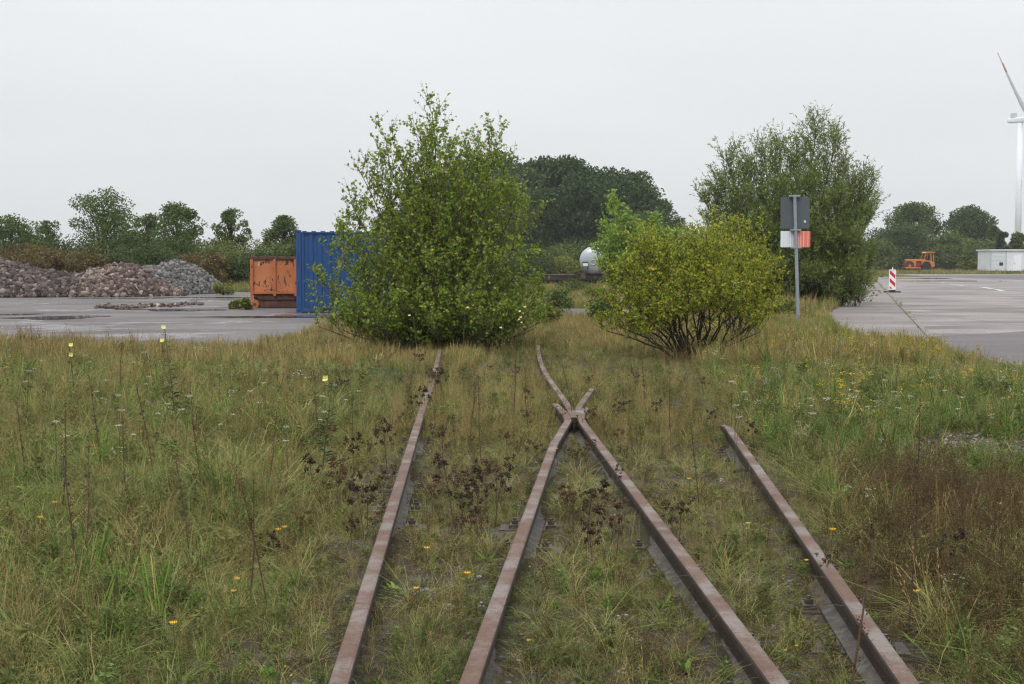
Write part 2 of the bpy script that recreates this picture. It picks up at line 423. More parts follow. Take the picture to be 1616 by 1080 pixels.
# far dark access road behind the concrete yard, with worn dashes
sheet('access_road', [(46, 112, 0), (62, 96, 0), (90, 78, 0), (150, 80, 0), (160, 150, 0), (60, 160, 0), (44, 150, 0)], M['asphalt_patch'], .010, 9, .3)
# low kerb line between the yard and the old strip
mb = MB(); d = (kB - kA); L = d.length; d.normalize(); nseg = int(L / 1.02)
for i in range(nseg):
    a = kA + d * (L * i / nseg); r = random.Random(i)
    mb.sweep([(-.06, -.03), (.06, -.03), (.06, .028), (.05, .035), (-.05, .035), (-.06, .028)], [a + Vector((0, 0, r.uniform(-.01, .01))), a + d * (L / nseg - .02)])
struct(mb.build('kerb', M['kerb']))
mb = MB(); a0 = Vector((-3.2, 31.5, 0)); a1 = Vector((4.6, 30.3, 0)); dd = (a1 - a0)
for i in range(8):
    a = a0 + dd * i / 8; e = a0 + dd * (i + .96) / 8
    mb.sweep([(-.25, -.05), (.25, -.05), (.25, .07), (.22, .09), (-.22, .09), (-.25, .07)], [a, e])
struct(mb.build('concrete_edging', M['kerb']))
def puddle(px, py, wpx, hpx, seed, name='puddle'):
    r = random.Random(seed); c0 = G(px, py); l = G(px - wpx / 2, py); ya = G(px, py + hpx / 2).y; yb = G(px, py - hpx / 2).y
    rx = abs(c0.x - l.x); ry = (yb - ya) / 2; cy = (ya + yb) / 2; n = 48; ph = [r.uniform(0, 6.3) for _ in range(5)]
    vs = []
    for k in range(n):
        a = 2 * math.pi * k / n; s_ = 1 + .22 * math.sin(2 * a + ph[0]) + .16 * math.sin(3 * a + ph[1]) + .1 * math.sin(5 * a + ph[2]) + .06 * math.sin(9 * a + ph[3])
        vs.append((c0.x + rx * s_ * math.cos(a), cy + ry * s_ * math.sin(a), .0125))
    o = mesh(name, vs, [tuple(range(n))], M['puddle']); struct(o)
for i, (a, b_, c_, d_) in enumerate([(90, 502, 150, 5), (25, 497, 60, 2.5), (290, 490.5, 110, 2.6), (330, 470, 150, 1.5), (230, 489, 90, 1.5), (400, 501, 200, 2.0), (1450, 439.6, 130, 1.0), (1540, 444, 200, 1.2), (180, 472, 120, 1.4)]):
    puddle(a, b_, c_, d_, i)
mb = MB()
for (a, b_, c_, d_) in [(1498, 448.5, 1512, 450), (1514, 450.5, 1522, 451.5), (1549, 453.5, 1566, 456.5), (1572, 457.5, 1583, 460), (1484, 446.8, 1492, 447.6)]:
    p = Vector(g2(a, b_)); q = Vector(g2(c_, d_)); r_ = Vector(((q - p).y, -(q - p).x, 0)).normalized() * .16
    mb.add([(v_.x, v_.y, .0185) for v_ in (p - r_, q - r_, q + r_, p + r_)], [(0, 1, 2, 3)])
struct(mb.build('road_marking', M['marking']))

# ------------------------------------------------------------------ haze
def haze_box():
    mb = MB(); mb.box((-1900, -140, -3.2), (1900, 2080, 175)); o = mb.build('haze', None and M['soil'] or [])
    m = bpy.data.materials.new('haze_air'); m.use_nodes = True; t = m.node_tree; t.nodes.clear()
    out = t.nodes.new('ShaderNodeOutputMaterial'); pv = t.nodes.new('ShaderNodeVolumePrincipled')
    pv.inputs['Color'].default_value = (.95, .975, 1, 1); pv.inputs['Density'].default_value = .00022; pv.inputs['Anisotropy'].default_value = .2
    t.links.new(pv.outputs[0], out.inputs['Volume']); o.data.materials.clear(); o.data.materials.append(m); o['kind'] = 'stuff'
    tag(o, 'thin pale haze fading the far wood and wind turbine', 'haze', kind='stuff')
HAZE = True
if HAZE: haze_box()

# ------------------------------------------------------------------ railway turnout
def ext(a, b_, Yto):
    d_ = b_ - a; return a + d_ * ((Yto - a.y) / d_.y)
def onrail(p): return Vector((p.x, p.y, railz(p.y)))
def dens(path, step=.25):
    out = []
    for a, b_ in zip(path[:-1], path[1:]):
        n = max(1, int((b_ - a).length / step))
        out += [a.lerp(b_, k / n) for k in range(n)]
    return out + [path[-1]]
def smoothpath(path, it=2):
    for _ in range(it):
        q = [path[0]]
        for a, b_ in zip(path[:-1], path[1:]): q += [a.lerp(b_, .25), a.lerp(b_, .75)]
        path = q + [path[-1]]
    return path
A1, A2 = GR(533, 1080), GR(649.5, 700)
B1, B2 = GR(738.5, 1080), GR(874, 700)
C1, C2 = GR(1233, 1080), GR(945, 700)
D1, D2 = GR(1438, 1080), GR(1168, 700)
pA = [onrail(ext(A1, A2, 1.0)), A1, A2, onrail(ext(A1, A2, 15)), GR(676, 625), GR(689, 575), GR(694, 552)]
pB = [onrail(ext(B1, B2, 1.0)), B1, B2, GR(896.5, 663), GR(893.5, 655), GR(884, 644), GR(876, 637)]
pC = [onrail(ext(C1, C2, 1.0)), C1, C2, GR(921, 668), GR(917, 659), GR(918, 651), GR(926, 643)]
pD = [onrail(ext(D1, D2, 1.0)), D1, D2, GR(1150, 674), GR(1143, 662) - Vector((0, 0, .05)), GR(1134, 645) - Vector((0, 0, .16)), GR(1126, 628) - Vector((0, 0, .24))]
nC = [GR(906, 659), GR(896.7, 640), GR(876.7, 611.7), GR(860, 588), GR(853.5, 573), GR(849.5, 557), GR(848.7, 545)]
nB = [GR(907, 656) + Vector((.02, .03, 0)), GR(914, 641), GR(931, 617), GR(934, 613)]
PROF = [(-.0625, 0), (.0625, 0), (.0625, .010), (.030, .018), (.009, .030), (.008, .098), (.030, .108), (.0345, .114), (.0345, .138), (.031, .145), (.022, .149),
        (-.022, .149), (-.031, .145), (-.0345, .138), (-.0345, .114), (-.030, .108), (-.008, .098), (-.009, .030), (-.030, .018), (-.0625, .010)]
down = Vector((0, 0, -.149))
turn = thing('railway_turnout', 'rusty overgrown railway points whose four rails cross at a frog', 'railway points', (0, 0, 0))
def rail(path, name='rail', label=None, prof=PROF):
    path = [p + down for p in dens(path)]
    mb = MB(); mb.sweep(prof, path)
    # foot and lower web carry a grey dust, head and web are rust
    n = len(prof)
    for i in range(len(path) - 1):
        for j in range(n):
            if j in (0, 1, 2, 3, n - 1, n - 2, n - 3): mb.m[i * n + j] = 1
    o = mb.build(name, [M['rail'], M['rail_foot']], turn)
    if label: o['label'] = label
    return o
rail(smoothpath(pA[:3]) [:1] + pA[1:], 'rail', 'leftmost rail, running out of sight under weeds')
rail(pB, 'rail', 'rail from bottom centre bending left at the frog')
rail(pC, 'rail', 'rail running from lower right to the frog')
rail(pD, 'rail', 'rightmost rail, sinking into the grass')
rail(smoothpath(nC, 2), 'nose_rail', 'curved rail beyond the frog')
rail(nB, 'nose_rail', 'short stub of rail beyond the frog')
def offs(a, b_, o_): 
    d_ = (b_ - a).normalized(); return Vector((d_.y, -d_.x, 0)) * o_
Af, Bf = onrail(ext(A1, A2, 10.3)), onrail(ext(A1, A2, 13.6)); o_ = offs(A1, A2, .11)
mb = MB()   # frog block between the wing rails
f0 = GR(905, 664)
mb.box((f0.x - .09, f0.y - .35, f0.z - .24), (f0.x + .09, f0.y + .5, f0.z - .15)); mb.build('frog_block', M['iron'], turn)
tdir = ((A2 - A1).normalized() + (D2 - D1).normalized()).normalized()
fm = MB()
fm.box((-.085, -.19, 0), (.085, .19, .014))
for sx in (-1, 1):
    pass
for sy in (-1, 1):
    fm.box((-.05, sy * .105 - .03, .014), (.05, sy * .105 + .03, .034)); fm.tube([(0, sy * .105, .014), (0, sy * .105, .068)], .011, 6); fm.tube([(0, sy * .105, .036), (0, sy * .105, .054)], .02, 6)
fo = None; nfast = 0; r = random.Random(3)
yy = 2.2; k = 0; sl_mesh = []
ballx = []
while yy < 14.5:
    xa = ext(A1, A2, yy).x; xb = ext(B1, B2, yy).x; xc = ext(C1, C2, yy).x; xd = ext(D1, D2, yy).x
    zt = railz(yy) - .149 - .014
    mb = MB(); l = min(xa, xb) - .5 + r.uniform(-.08, .08); rr = max(xc, xd) + .5 + r.uniform(-.08, .08)
    mb.box((l, -.125, -.15), (rr, .125, 0)); 
    o = mb.build('sleeper', M['sleeper'], turn, bevel=.012); o.location = (0, yy, zt); 
    for x_, (q1, q2) in ((xa, (A1, A2)), (xb, (B1, B2)), (xc, (C1, C2)), (xd, (D1, D2))):
        if yy > 11 and x_ in (xb, xc): continue
        if nfast >= 99: break
        nfast += 1
        d_ = q2 - q1; az = math.atan2(d_.y, d_.x)
        if fo is None: fo = fm.build('fastening', M['iron'], turn); c_ = fo
        else: c_ = fo.copy(); link(c_)
        c_.location = (x_, yy, zt); c_.rotation_euler = (0, 0, az)
    yy += .62; k += 1

# ------------------------------------------------------------------ blue shipping container
M['blue'] = paint('blue_paint', (.011, .058, .175), (.04, .03, .03), .74, 2.5, .4, .15)
M['blue_dark'] = plain('blue_recess_shade', (.010, .038, .14), .5, .2, 3)
M['black'] = plain('black_rubber', (.02, .02, .022), .8, .2, 10)
cc = G(468, 494); ca = RAD(8)
ct = thing('shipping_container', 'tall blue corrugated steel container beside the orange one', 'container', (cc.x, cc.y, 0), ca)
Lc, Wc, Hc = 2.99, 2.44, 2.62
def corr(l, w0, z0, z1, depth, flip):
    mb = MB(); per = .28; xs_ = []; x = 0
    while x < l - per:
        xs_ += [(x, 0), (x + .07, 0), (x + .11, depth), (x + .20, depth), (x + .25, 0)]; x += per
    xs_.append((l, 0)); n = len(xs_)
    vs = [(a, b_, z0) for a, b_ in xs_] + [(a, b_, z1) for a, b_ in xs_]
    mb.add(vs, [(i, i + 1, i + 1 + n, i + n) for i in range(n - 1)])
    return mb
for (nm, yoff) in (('front', .03), ('back', Wc - .066)):
    mb = corr(Lc - .34, 0, .17, Hc - .1, .036, 1); o = mb.build('side_panel', M['blue'], ct); o.location = (.17, yoff, 0)
for xo in (.03, Lc - .066):
    mb = corr(Wc - .3, 0, .17, Hc - .1, .036, 1); o = mb.build('end_panel', M['blue'], ct); o.location = (xo + .036, .15, 0); o.rotation_euler = (0, 0, math.pi / 2)
mb = MB(); mb.box((.0, .0, Hc - .1), (Lc, Wc, Hc - .05))
for i in range(9): mb.box((.2 + i * .29, .1, Hc - .049), (.34 + i * .29, Wc - .1, Hc - .02))
mb.build('roof', M['blue'], ct)
for (x0, y0) in ((0, 0), (Lc - .16, 0), (0, Wc - .14), (Lc - .16, Wc - .14)):
    mb = MB(); mb.box((x0, y0, .12), (x0 + .16, y0 + .14, Hc - .12))
    s_ = -.004 if y0 == 0 else .144
    for z0 in (.55, 1.45): mb.box((x0 + .05, y0 + s_, z0), (x0 + .11, y0 + s_ + .006, z0 + .45), 1)  # post recesses: flat darker blue plates, their shade put into the colour
    mb.build('corner_post', [M['blue'], M['blue_dark']], ct, bevel=.01)
    for z0 in (0, Hc - .118):
        mb = MB(); mb.box((x0 - .006, y0 - .006, z0), (x0 + .172, y0 + .156, z0 + .118)); mb.box((x0 + .05, y0 - .009, z0 + .035), (x0 + .12, y0 - .005, z0 + .085), 1)
        mb.build('corner_casting', [M['blue'], M['black']], ct)
for (y0) in (.004, Wc - .104):
    mb = MB(); mb.box((.17, y0, .03), (Lc - .17, y0 + .1, .165)); mb.box((.75, y0 - .004, .05), (1.1, y0 + .104, .14), 1); mb.box((1.9, y0 - .004, .05), (2.25, y0 + .104, .14), 1); mb.build('bottom_rail', [M['blue'], M['black']], ct)

# ------------------------------------------------------------------ orange roll-off skip
m, t, b = newmat('chipped_orange_paint', .55, .35)
v = coords(t, (1.6, 1, .8)); n1 = noise(t, 4.2, 8, .6, v, .8); n2 = noise(t, 1.2, 3, .5)
c = ramp(t, n2, [(.3, (.38, .125, .045)), (.7, (.50, .19, .08))])
k_ = ramp(t, n1, [(.57, (0, 0, 0)), (.60, (1, 1, 1))]); c = mix(t, k_, c, (.055, .022, .015)); t.links.new(c, b.inputs['Base Color']); bump(t, b, n1, .2, .01); M['orange'] = m
M['orange_frame'] = paint('orange_frame_paint', (.45, .135, .045), (.06, .025, .016), .58, 6, .55, .3)
M['rust_dark'] = plain('rusty_underframe', (.085, .04, .028), .8, .5, 6)
M['white'] = plain('white_sticker', (.6, .6, .58), .6, .1, 5)
oc = G(395.5, 487)
ok = thing('roll_off_skip', 'chipped orange ribbed steel skip with rust patches', 'skip', (oc.x, oc.y, 0), RAD(6))
Lo, Wo = 5.2, 2.3
mb = MB(); mb.box((.05, .05, .52), (Lo, .09, 1.72)); mb.box((.05, Wo - .09, .52), (Lo, Wo - .05, 1.72)); mb.box((.05, .09, .52), (.09, Wo - .09, 1.72)); mb.box((Lo - .04, .09, .52), (Lo, Wo - .09, 1.72)); mb.box((.09, .09, .5), (Lo - .04, Wo - .09, .54))
mb.build('body', M['orange'], ok)
mb = MB(); mb.box((0, -.01, 1.70), (Lo + .02, .12, 1.80)); mb.box((0, Wo - .12, 1.70), (Lo + .02, Wo + .01, 1.80)); mb.box((0, .12, 1.70), (.12, Wo - .12, 1.80)); mb.build('top_rim', M['rust_dark'], ok, bevel=.01)
for i, x in enumerate((.0, .78, 1.50, 2.28, 3.05, 3.8, 4.55)):
    mb = MB(); mb.box((x, -.03, .42 if i else .3), (x + .10, .05, 1.70)); mb.build('rib', M['orange_frame'], ok, bevel=.012)
mb = MB(); mb.box((.10, -.02, .50), (Lo, .05, .60)); mb.build('lower_rail', M['orange_frame'], ok, bevel=.01)
mb = MB()
for y0 in (.25, Wo - .45): mb.box((.1, y0, .10), (Lo, y0 + .2, .42))
mb.prism([(.04, .50), (Lo, .50), (Lo, .30), (.3, .30)], .06, Wo - .1)
mb.box((.12, .10, .03), (Lo, .16, .30)); mb.build('underframe', M['rust_dark'], ok)
for (x, y) in ((.14, -.02), (.14, Wo - .25), (4.7, -.02)):
    mb = MB(); mb.tube([(x, y, .15), (x, y + .22, .15)], .15, 16); mb.tube([(x, y - .02, .15), (x, y + .24, .15)], .05, 8, 1); mb.build('roller', [M['orange_frame'], M['rust_dark']], ok)
for z in (1.49, 1.56): 
    mb = MB(); mb.box((.27, .038, z), (.32, .047, z + .04)); mb.build('sticker', M['white'], ok)

# ------------------------------------------------------------------ road sign seen from behind
M['galv'] = plain('galvanised_steel', (.27, .30, .34), .45, .15, 12, .5, .4)
M['sign_back'] = plain('grey_sign_back', (.075, .09, .10), .5, .08, 5)
m, t, b = newmat('striped_plate', .5, .4)
v = coords(t); s_ = N(t, 'ShaderNodeSeparateXYZ'); t.links.new(v, s_.inputs[0])
stops = [(0, (.62, .66, .70)), (.10, (.62, .66, .70)), (.105, (.42, .46, .52)), (.12, (.62, .66, .7)), (.2, (.6, .64, .68)), (.205, (.45, .48, .54)), (.22, (.6, .63, .68)), (.28, (.36, .36, .4)), (.295, (.6, .63, .68)), (.35, (.42, .08, .07)), (.36, (.6, .6, .64)), (.41, (.45, .10, .09)),
         (.425, (.6, .5, .5)), (.47, (.55, .13, .10)), (.58, (.62, .16, .12)), (.595, (.7, .45, .4)), (.61, (.62, .17, .12)), (.66, (.66, .2, .15)), (.665, (.75, .5, .45)), (.68, (.62, .17, .12)), (.76, (.62, .17, .12)), (.765, (.8, .55, .5)), (.78, (.62, .17, .12)), (.9, (.6, .16, .12)), (.905, (.78, .5, .45)), (.92, (.6, .15, .11)), (.97, (.5, .07, .06))]
mr = N(t, 'ShaderNodeMapRange'); mr.inputs[1].default_value = -.39; mr.inputs[2].default_value = .39; t.links.new(s_.outputs[0], mr.inputs[0])
t.links.new(ramp(t, mr.outputs[0], stops, 'CONSTANT'), b.inputs['Base Color']); M['stripes'] = m
sp = G(1260, 512); Ys = sp.y; top = P(1254, 309, Ys); zt = top.z
sg = thing('road_sign', 'back of a grey road sign above a striped red and white plate', 'sign', (sp.x, sp.y, 0), 0)
lean = top.x - sp.x
def sx_(z): return lean * z / zt
mb = MB(); mb.tube([(0, 0, -.1), (sx_(zt), 0, zt)], .045, 16); mb.tube([(sx_(zt), 0, zt), (sx_(zt), 0, zt + .02)], .05, 16); mb.build('pole', M['galv'], sg, smooth=False)
def zat(py): return P(1254, py, Ys).z
def plate(name, x0, x1, y0, y1, mat, yoff, th):
    z0, z1 = zat(y1), zat(y0); px = Ys / F; xm = ((x0 + x1) / 2 - CX) * px - sp.x; hw = (x1 - x0) / 2 * px
    mb = MB(); mb.box((-hw, 0, -(z1 - z0) / 2), (hw, th, (z1 - z0) / 2)); o = mb.build(name, mat, sg, bevel=.004); o.location = (xm, yoff, (z0 + z1) / 2); return o, hw, (z1 - z0) / 2
o, hw, hh = plate('sign_panel', 1231, 1276.5, 311.5, 361, M['sign_back'], .055, .025)
o['label'] = 'dark grey back of the square sign'
sm = MB(); sm.box((.0, 0, 0), (.05, .004, .06)); st = sm.build('sticker', M['white'], o); st.location = (hw * .62, -.006, -hh * .62)
o, hw, hh = plate('sign_panel', 1231.5, 1278.5, 365, 390.5, M['stripes'], .055, .02); o['label'] = 'striped white and red lower plate'
for py in (309.5, 363, 391):
    z = zat(py); mb = MB(); mb.box((sx_(z) - .14, -.05, z - .02), (sx_(z) + .14, .052, z + .02)); mb.tube([(sx_(z) - .09, -.07, z), (sx_(z) - .09, .06, z)], .012, 6); mb.build('clamp', M['galv'], sg)

# ------------------------------------------------------------------ striped warning beacon on the yard
bp = G(1408, 462); px = bp.y / F
m, t, b = newmat('beacon_stripes', .45, .4)
v = coords(t); s_ = N(t, 'ShaderNodeSeparateXYZ'); t.links.new(v, s_.inputs[0])
mm = N(t, 'ShaderNodeMath', operation='MULTIPLY_ADD'); mm.inputs[1].default_value = .95; t.links.new(s_.outputs[0], mm.inputs[0]); t.links.new(s_.outputs[2], mm.inputs[2])
m2 = N(t, 'ShaderNodeMath', operation='DIVIDE'); m2.inputs[1].default_value = .42; t.links.new(mm.outputs[0], m2.inputs[0])
m3 = N(t, 'ShaderNodeMath', operation='FRACT'); t.links.new(m2.outputs[0], m3.inputs[0])
t.links.new(ramp(t, m3.outputs[0], [(0, (.42, .02, .03)), (.5, (.72, .72, .72))], 'CONSTANT'), b.inputs['Base Color']); M['beacon'] = m
M['white_plastic'] = plain('white_plastic', (.72, .72, .72), .4, .05, 5)
be = thing('warning_beacon', 'red and white striped traffic beacon on a black foot', 'beacon', (bp.x, bp.y, .004))
mb = MB(); mb.box((-.42, -.2, 0), (.42, .2, .07)); mb.box((-.16, -.12, .07), (.16, .12, .13)); mb.build('foot', M['black'], be, bevel=.03)
mb = MB(); mb.box((-.145, -.008, .20), (.145, .022, 1.12)); mb.build('panel', M['beacon'], be)
mb = MB(); out = [(-.175, .14), (.175, .14), (.175, 1.12), (.14, 1.19), (-.14, 1.19), (-.175, 1.12)]
mb.box((-.175, -.025, .14), (-.146, .035, 1.14)); mb.box((.146, -.025, .14), (.175, .035, 1.14)); mb.prism([(-.175, 1.14), (.175, 1.14), (.14, 1.2), (-.14, 1.2)], -.025, .035); mb.box((-.145, -.025, .14), (.145, .035, .198)); mb.build('frame', M['white_plastic'], be)
mb = MB(); mb.tube([(0, 0, 1.2), (0, 0, 1.33)], [.035, .012], 8); mb.build('top_pin', M['white_plastic'], be)

# ------------------------------------------------------------------ orange road roller, marker post, site hut, wind turbine
rb = P(1471, 426.5, 188); rpx = 188 / F
M['machine'] = paint('orange_machine_paint', (.55, .19, .045), (.10, .05, .03), .66, 3, .5, .25)
M['tyre'] = plain('tyre_rubber', (.018, .018, .024), .85, .3, 10); M['glass'] = newmat('dark_glass', .1, .5)[0]; M['glass'].node_tree.nodes['Principled BSDF'].inputs['Base Color'].default_value = (.02, .03, .03, 1)
M['red'] = plain('red_engine', (.22, .025, .03), .5, .3, 6)
zr = rb.z
rl = thing('road_roller', 'orange road roller with front drum and open cab by the hedge', 'road roller', (rb.x, rb.y, zr))
k = -4.1 / 46.0          # metres per photograph pixel along the machine, from its tail
def rx(px): return (px - 1471) * .0895
def rz(py): return (427.5 - py) * .0895
mb = MB(); mb.prism([(rx(1430.5), rz(415)), (rx(1430.5), rz(411.5)), (rx(1432), rz(410.8)), (rx(1455.5), rz(410.8)), (rx(1455.5), rz(415.5)), (rx(1452.5), rz(419)), (rx(1452.5), rz(414)), (rx(1443.5), rz(414)), (rx(1443.5), rz(422)), (rx(1440), rz(422)), (rx(1437.5), rz(416))], -.75, .75); mb.build('hood', M['machine'], rl, bevel=.04)
mb = MB(); mb.prism([(rx(1443.8), rz(421.5)), (rx(1452), rz(421.5)), (rx(1452), rz(414.3)), (rx(1443.8), rz(414.3))], -.6, .6); mb.build('engine', M['red'], rl)
mb = MB()
for s in (-.86, .78): mb.box((rx(1427), s, rz(424.8)), (rx(1451), s + .08, rz(422.8)))
mb.box((rx(1427), -.78, rz(424.8)), (rx(1428.5), .78, rz(422.8))); mb.build('drum_frame', M['machine'], rl, bevel=.02)
mb = MB(); mb.tube([(rx(1434), -.75, .62), (rx(1434), .75, .62)], .62, 28); mb.tube([(rx(1434), -.8, .62), (rx(1434), .8, .62)], .16, 10, 1); mb.build('drum', [M['rust_dark'], M['machine']], rl)
mb = MB()
arc = [(rx(1453.5) + 0, rz(417))]
for a in np.linspace(170, 10, 9): arc.append((rx(1459) + .62 * math.cos(RAD(a)), .60 + .62 * math.sin(RAD(a))))
poly = [(rx(1467.5), .35), (rx(1471), .45), (rx(1471.5), rz(415)), (rx(1467), rz(414)), (rx(1455.5), rz(411.2))] + arc[1:]
mb.prism(poly, -.95, .95); mb.build('rear_body', M['machine'], rl, bevel=.03)
for s in (-1.0, .72):
    mb = MB(); mb.tube([(rx(1459), s, .58), (rx(1459), s + .3, .58)], .57, 24); mb.build('tyre', M['tyre'], rl)
    mb = MB(); mb.tube([(rx(1459), s - .01, .58), (rx(1459), s + .31, .58)], .26, 14); mb.build('rim', M['tyre'], rl)
for (a, b_) in (((1456, 411), (1458.5, 402)), ((1467, 414), (1466, 402)), ((1470.5, 414), (1470, 402))):
    for s in (-.8, .74):
        mb = MB(); mb.prism([(rx(a[0]) - .05, rz(a[1])), (rx(a[0]) + .05, rz(a[1])), (rx(b_[0]) + .05, rz(b_[1])), (rx(b_[0]) - .05, rz(b_[1]))], s, s + .06); mb.build('cab_post', M['machine'], rl)
mb = MB(); mb.prism([(rx(1457), rz(401.5)), (rx(1472), rz(401.5)), (rx(1471.5), rz(399.6)), (rx(1459), rz(399.4))], -.95, .95); mb.build('cab_roof', M['machine'], rl, bevel=.03)
mb = MB(); mb.box((rx(1461), -.3, rz(413)), (rx(1466), .3, rz(410))); mb.box((rx(1465), -.3, rz(410)), (rx(1466.3), .3, rz(405))); mb.build('seat', M['tyre'], rl)
mp_ = G(1457, 430.6)
mk = thing('marker_post', 'short white roadside marker post in front of the roller', 'marker post', (mp_.x, mp_.y, 0))
mb = MB(); hM = 10 * mp_.y / F; mb.prism([(-.09, 0), (.09, 0), (.09, hM * .9), (-.05, hM)], -.06, .06); mb.box((-.092, -.063, hM * .42), (.092, .063, hM * .56), 1); mb.build('post', [M['white_plastic'], M['black']], mk)

hb = P(1563, 428, 180)
M['hut'] = plain('white_hut_cladding', (.62, .64, .66), .6, .08, 1.2); M['hut_line'] = plain('grey_hut_joint', (.36, .38, .40), .6, .1, 2); M['hut_trim'] = plain('pale_hut_trim', (.72, .74, .76), .5, .05, 3)
ht = thing('site_hut', 'long flat-roofed white site hut below the wind turbine', 'hut', (hb.x, hb.y, hb.z))
Lh, Wh, Hh = 14, 5, 2.7
mb = MB(); mb.box((0, 0, 0), (Lh, Wh, Hh)); mb.build('wall', M['hut'], ht)
mb = MB(); mb.box((-.15, -.2, Hh), (Lh + .1, Wh + .2, Hh + .14)); mb.build('roof', M['hut_trim'], ht)
for x in (0, 2.0, 4.9, 7.6, 10.4):
    mb = MB(); mb.box((x, -.05, .0), (x + .08, -.002, Hh)); mb.build('corner_strip', M['hut_line'], ht)
mb = MB()
for i in range(14): mb.box((.12, -.018, .12 + i * .18), (1.96, -.002, .125 + i * .18 + .02))
mb.build('slatted_panel', M['hut_line'], ht)
mb = MB(); mb.box((1.16, -.04, .72), (1.62, .0, 1.14)); mb.build('vent', M['black'], ht)
mb = MB(); mb.box((3.0, -.03, .02), (4.0, -.002, 2.1)); d_ = mb.build('door', M['hut_trim'], ht); mb = MB(); mb.box((3.08, -.07, 1.0), (3.2, -.03, 1.04)); mb.build('handle', M['black'], d_)

M['turbine'] = plain('turbine_white', (.66, .69, .73), .5, .04, .05); M['turbine_grey'] = plain('turbine_grey', (.38, .42, .44), .5, .05, .1); M['turbine_red'] = plain('turbine_red', (.5, .12, .12), .5, .05, .1)
Dt = 960; tb = P(1605.5, 412, Dt); hz_ = P(1600, 190, Dt).z
wt = thing('wind_turbine', 'white three-bladed wind turbine standing far off at the right edge', 'wind turbine', (tb.x, tb.y, -1))
pxm = Dt / F
mb = MB(); mb.tube([(0, 0, 0), (0, 0, hz_ * .5), (0, 0, hz_ - .8)], [2.25, 2.1, 1.8], 28); mb.build('tower', M['turbine'], wt, smooth=True)
az = RAD(-50.3)
nc = bpy.data.objects.new('nacelle_frame', None)
def nrot(p): # nacelle axis leans away to the right
    x, y, z = p; return (x * math.cos(az) - y * math.sin(az), x * math.sin(az) + y * math.cos(az), z + hz_ + 1)
mb = MB(); sec = [(-9.5, 1.3, 1.1), (-8.8, 1.75, 1.6), (-3, 1.95, 1.9), (3.5, 1.95, 1.9), (4.5, 1.6, 1.6)]
vs = []; n = 12
for (x, ry, rz_) in sec:
    for j in range(n):
        a = 2 * math.pi * (j + .5) / n; f_ = lambda c: math.copysign(abs(c) ** .55, c)
        vs.append(nrot((x, ry * f_(math.cos(a)), 1.2 + rz_ * f_(math.sin(a)))))
fs = [(i * n + j, i * n + (j + 1) % n, (i + 1) * n + (j + 1) % n, (i + 1) * n + j) for i in range(len(sec) - 1) for j in range(n)]
fs += [tuple(range(n - 1, -1, -1)), tuple((len(sec) - 1) * n + j for j in range(n))]
mb.add([(a, b_, c_ - 1.0) for a, b_, c_ in vs], fs); mb.build('nacelle', M['turbine'], wt)
mb = MB(); bx = [nrot(p) for p in [(x, y, z) for z in (2.0, 5.2) for (x, y) in ((-7, -1.3), (-3.4, -1.3), (-3.4, 1.3), (-7, 1.3))]]
mb.add(bx, [(0, 3, 2, 1), (4, 5, 6, 7), (0, 1, 5, 4), (1, 2, 6, 5), (2, 3, 7, 6), (3, 0, 4, 7)]); mb.build('cooler', M['turbine_grey'], wt)
hubc = Vector(nrot((6.2, 0, .3)))
ax = Vector((math.cos(az), math.sin(az), 0)); hx = Vector((-math.sin(az), math.cos(az), 0))
mb = MB(); mb.tube([hubc - ax * 1.8, hubc, hubc + ax * 1.6, hubc + ax * 2.6], [1.6, 1.7, 1.3, .3], 16); mb.build('hub', M['turbine'], wt, smooth=True)
R_ = 135 * pxm
for kb in range(3):
    th = RAD(137.7 + 120 * kb - 180) * -1
    th = RAD(42.3 + 120 * kb)
    # plane direction: hx points away-right; blade one leans to the left of the picture
    d_ = (-hx * math.cos(th) + Vector((0, 0, 1)) * math.sin(th)).normalized()
    if kb == 0: bdir0 = d_
    cd = ax * .5 + d_.cross(ax) * .85; cd.normalize(); tk = d_.cross(cd).normalized()
    mb = MB(); st_ = [(0, .9, .9, 0), (.04, .9, .85, 0), (.1, 1.4, .55, 0), (.2, 1.75, .4, 0), (.4, 1.25, .26, 0), (.58, .95, .2, 1), (.7, .75, .15, 2), (.84, .55, .1, 3), (.97, .34, .06, 1), (1.0, .08, .03, 0)]
    base = 0; n = 8; vs = []
    for (u, c_, tt, _) in st_:
        o_ = hubc + d_ * (1.2 + u * R_) + cd * (c_ * .35) + ax * (2.2 * u * u)
        for j in range(n):
            a = 2 * math.pi * j / n; vs.append(tuple(o_ + cd * c_ * math.cos(a) + tk * tt * math.sin(a)))
    fs = []; ms = []
    for i in range(len(st_) - 1):
        for j in range(n): fs.append((i * n + j, i * n + (j + 1) % n, (i + 1) * n + (j + 1) % n, (i + 1) * n + j)); ms.append(1 if i in (6, 8) else 0)
    mb.v = vs; mb.f = fs; mb.m = ms; mb.build('blade', [M['turbine'], M['turbine_red']], wt, smooth=True)

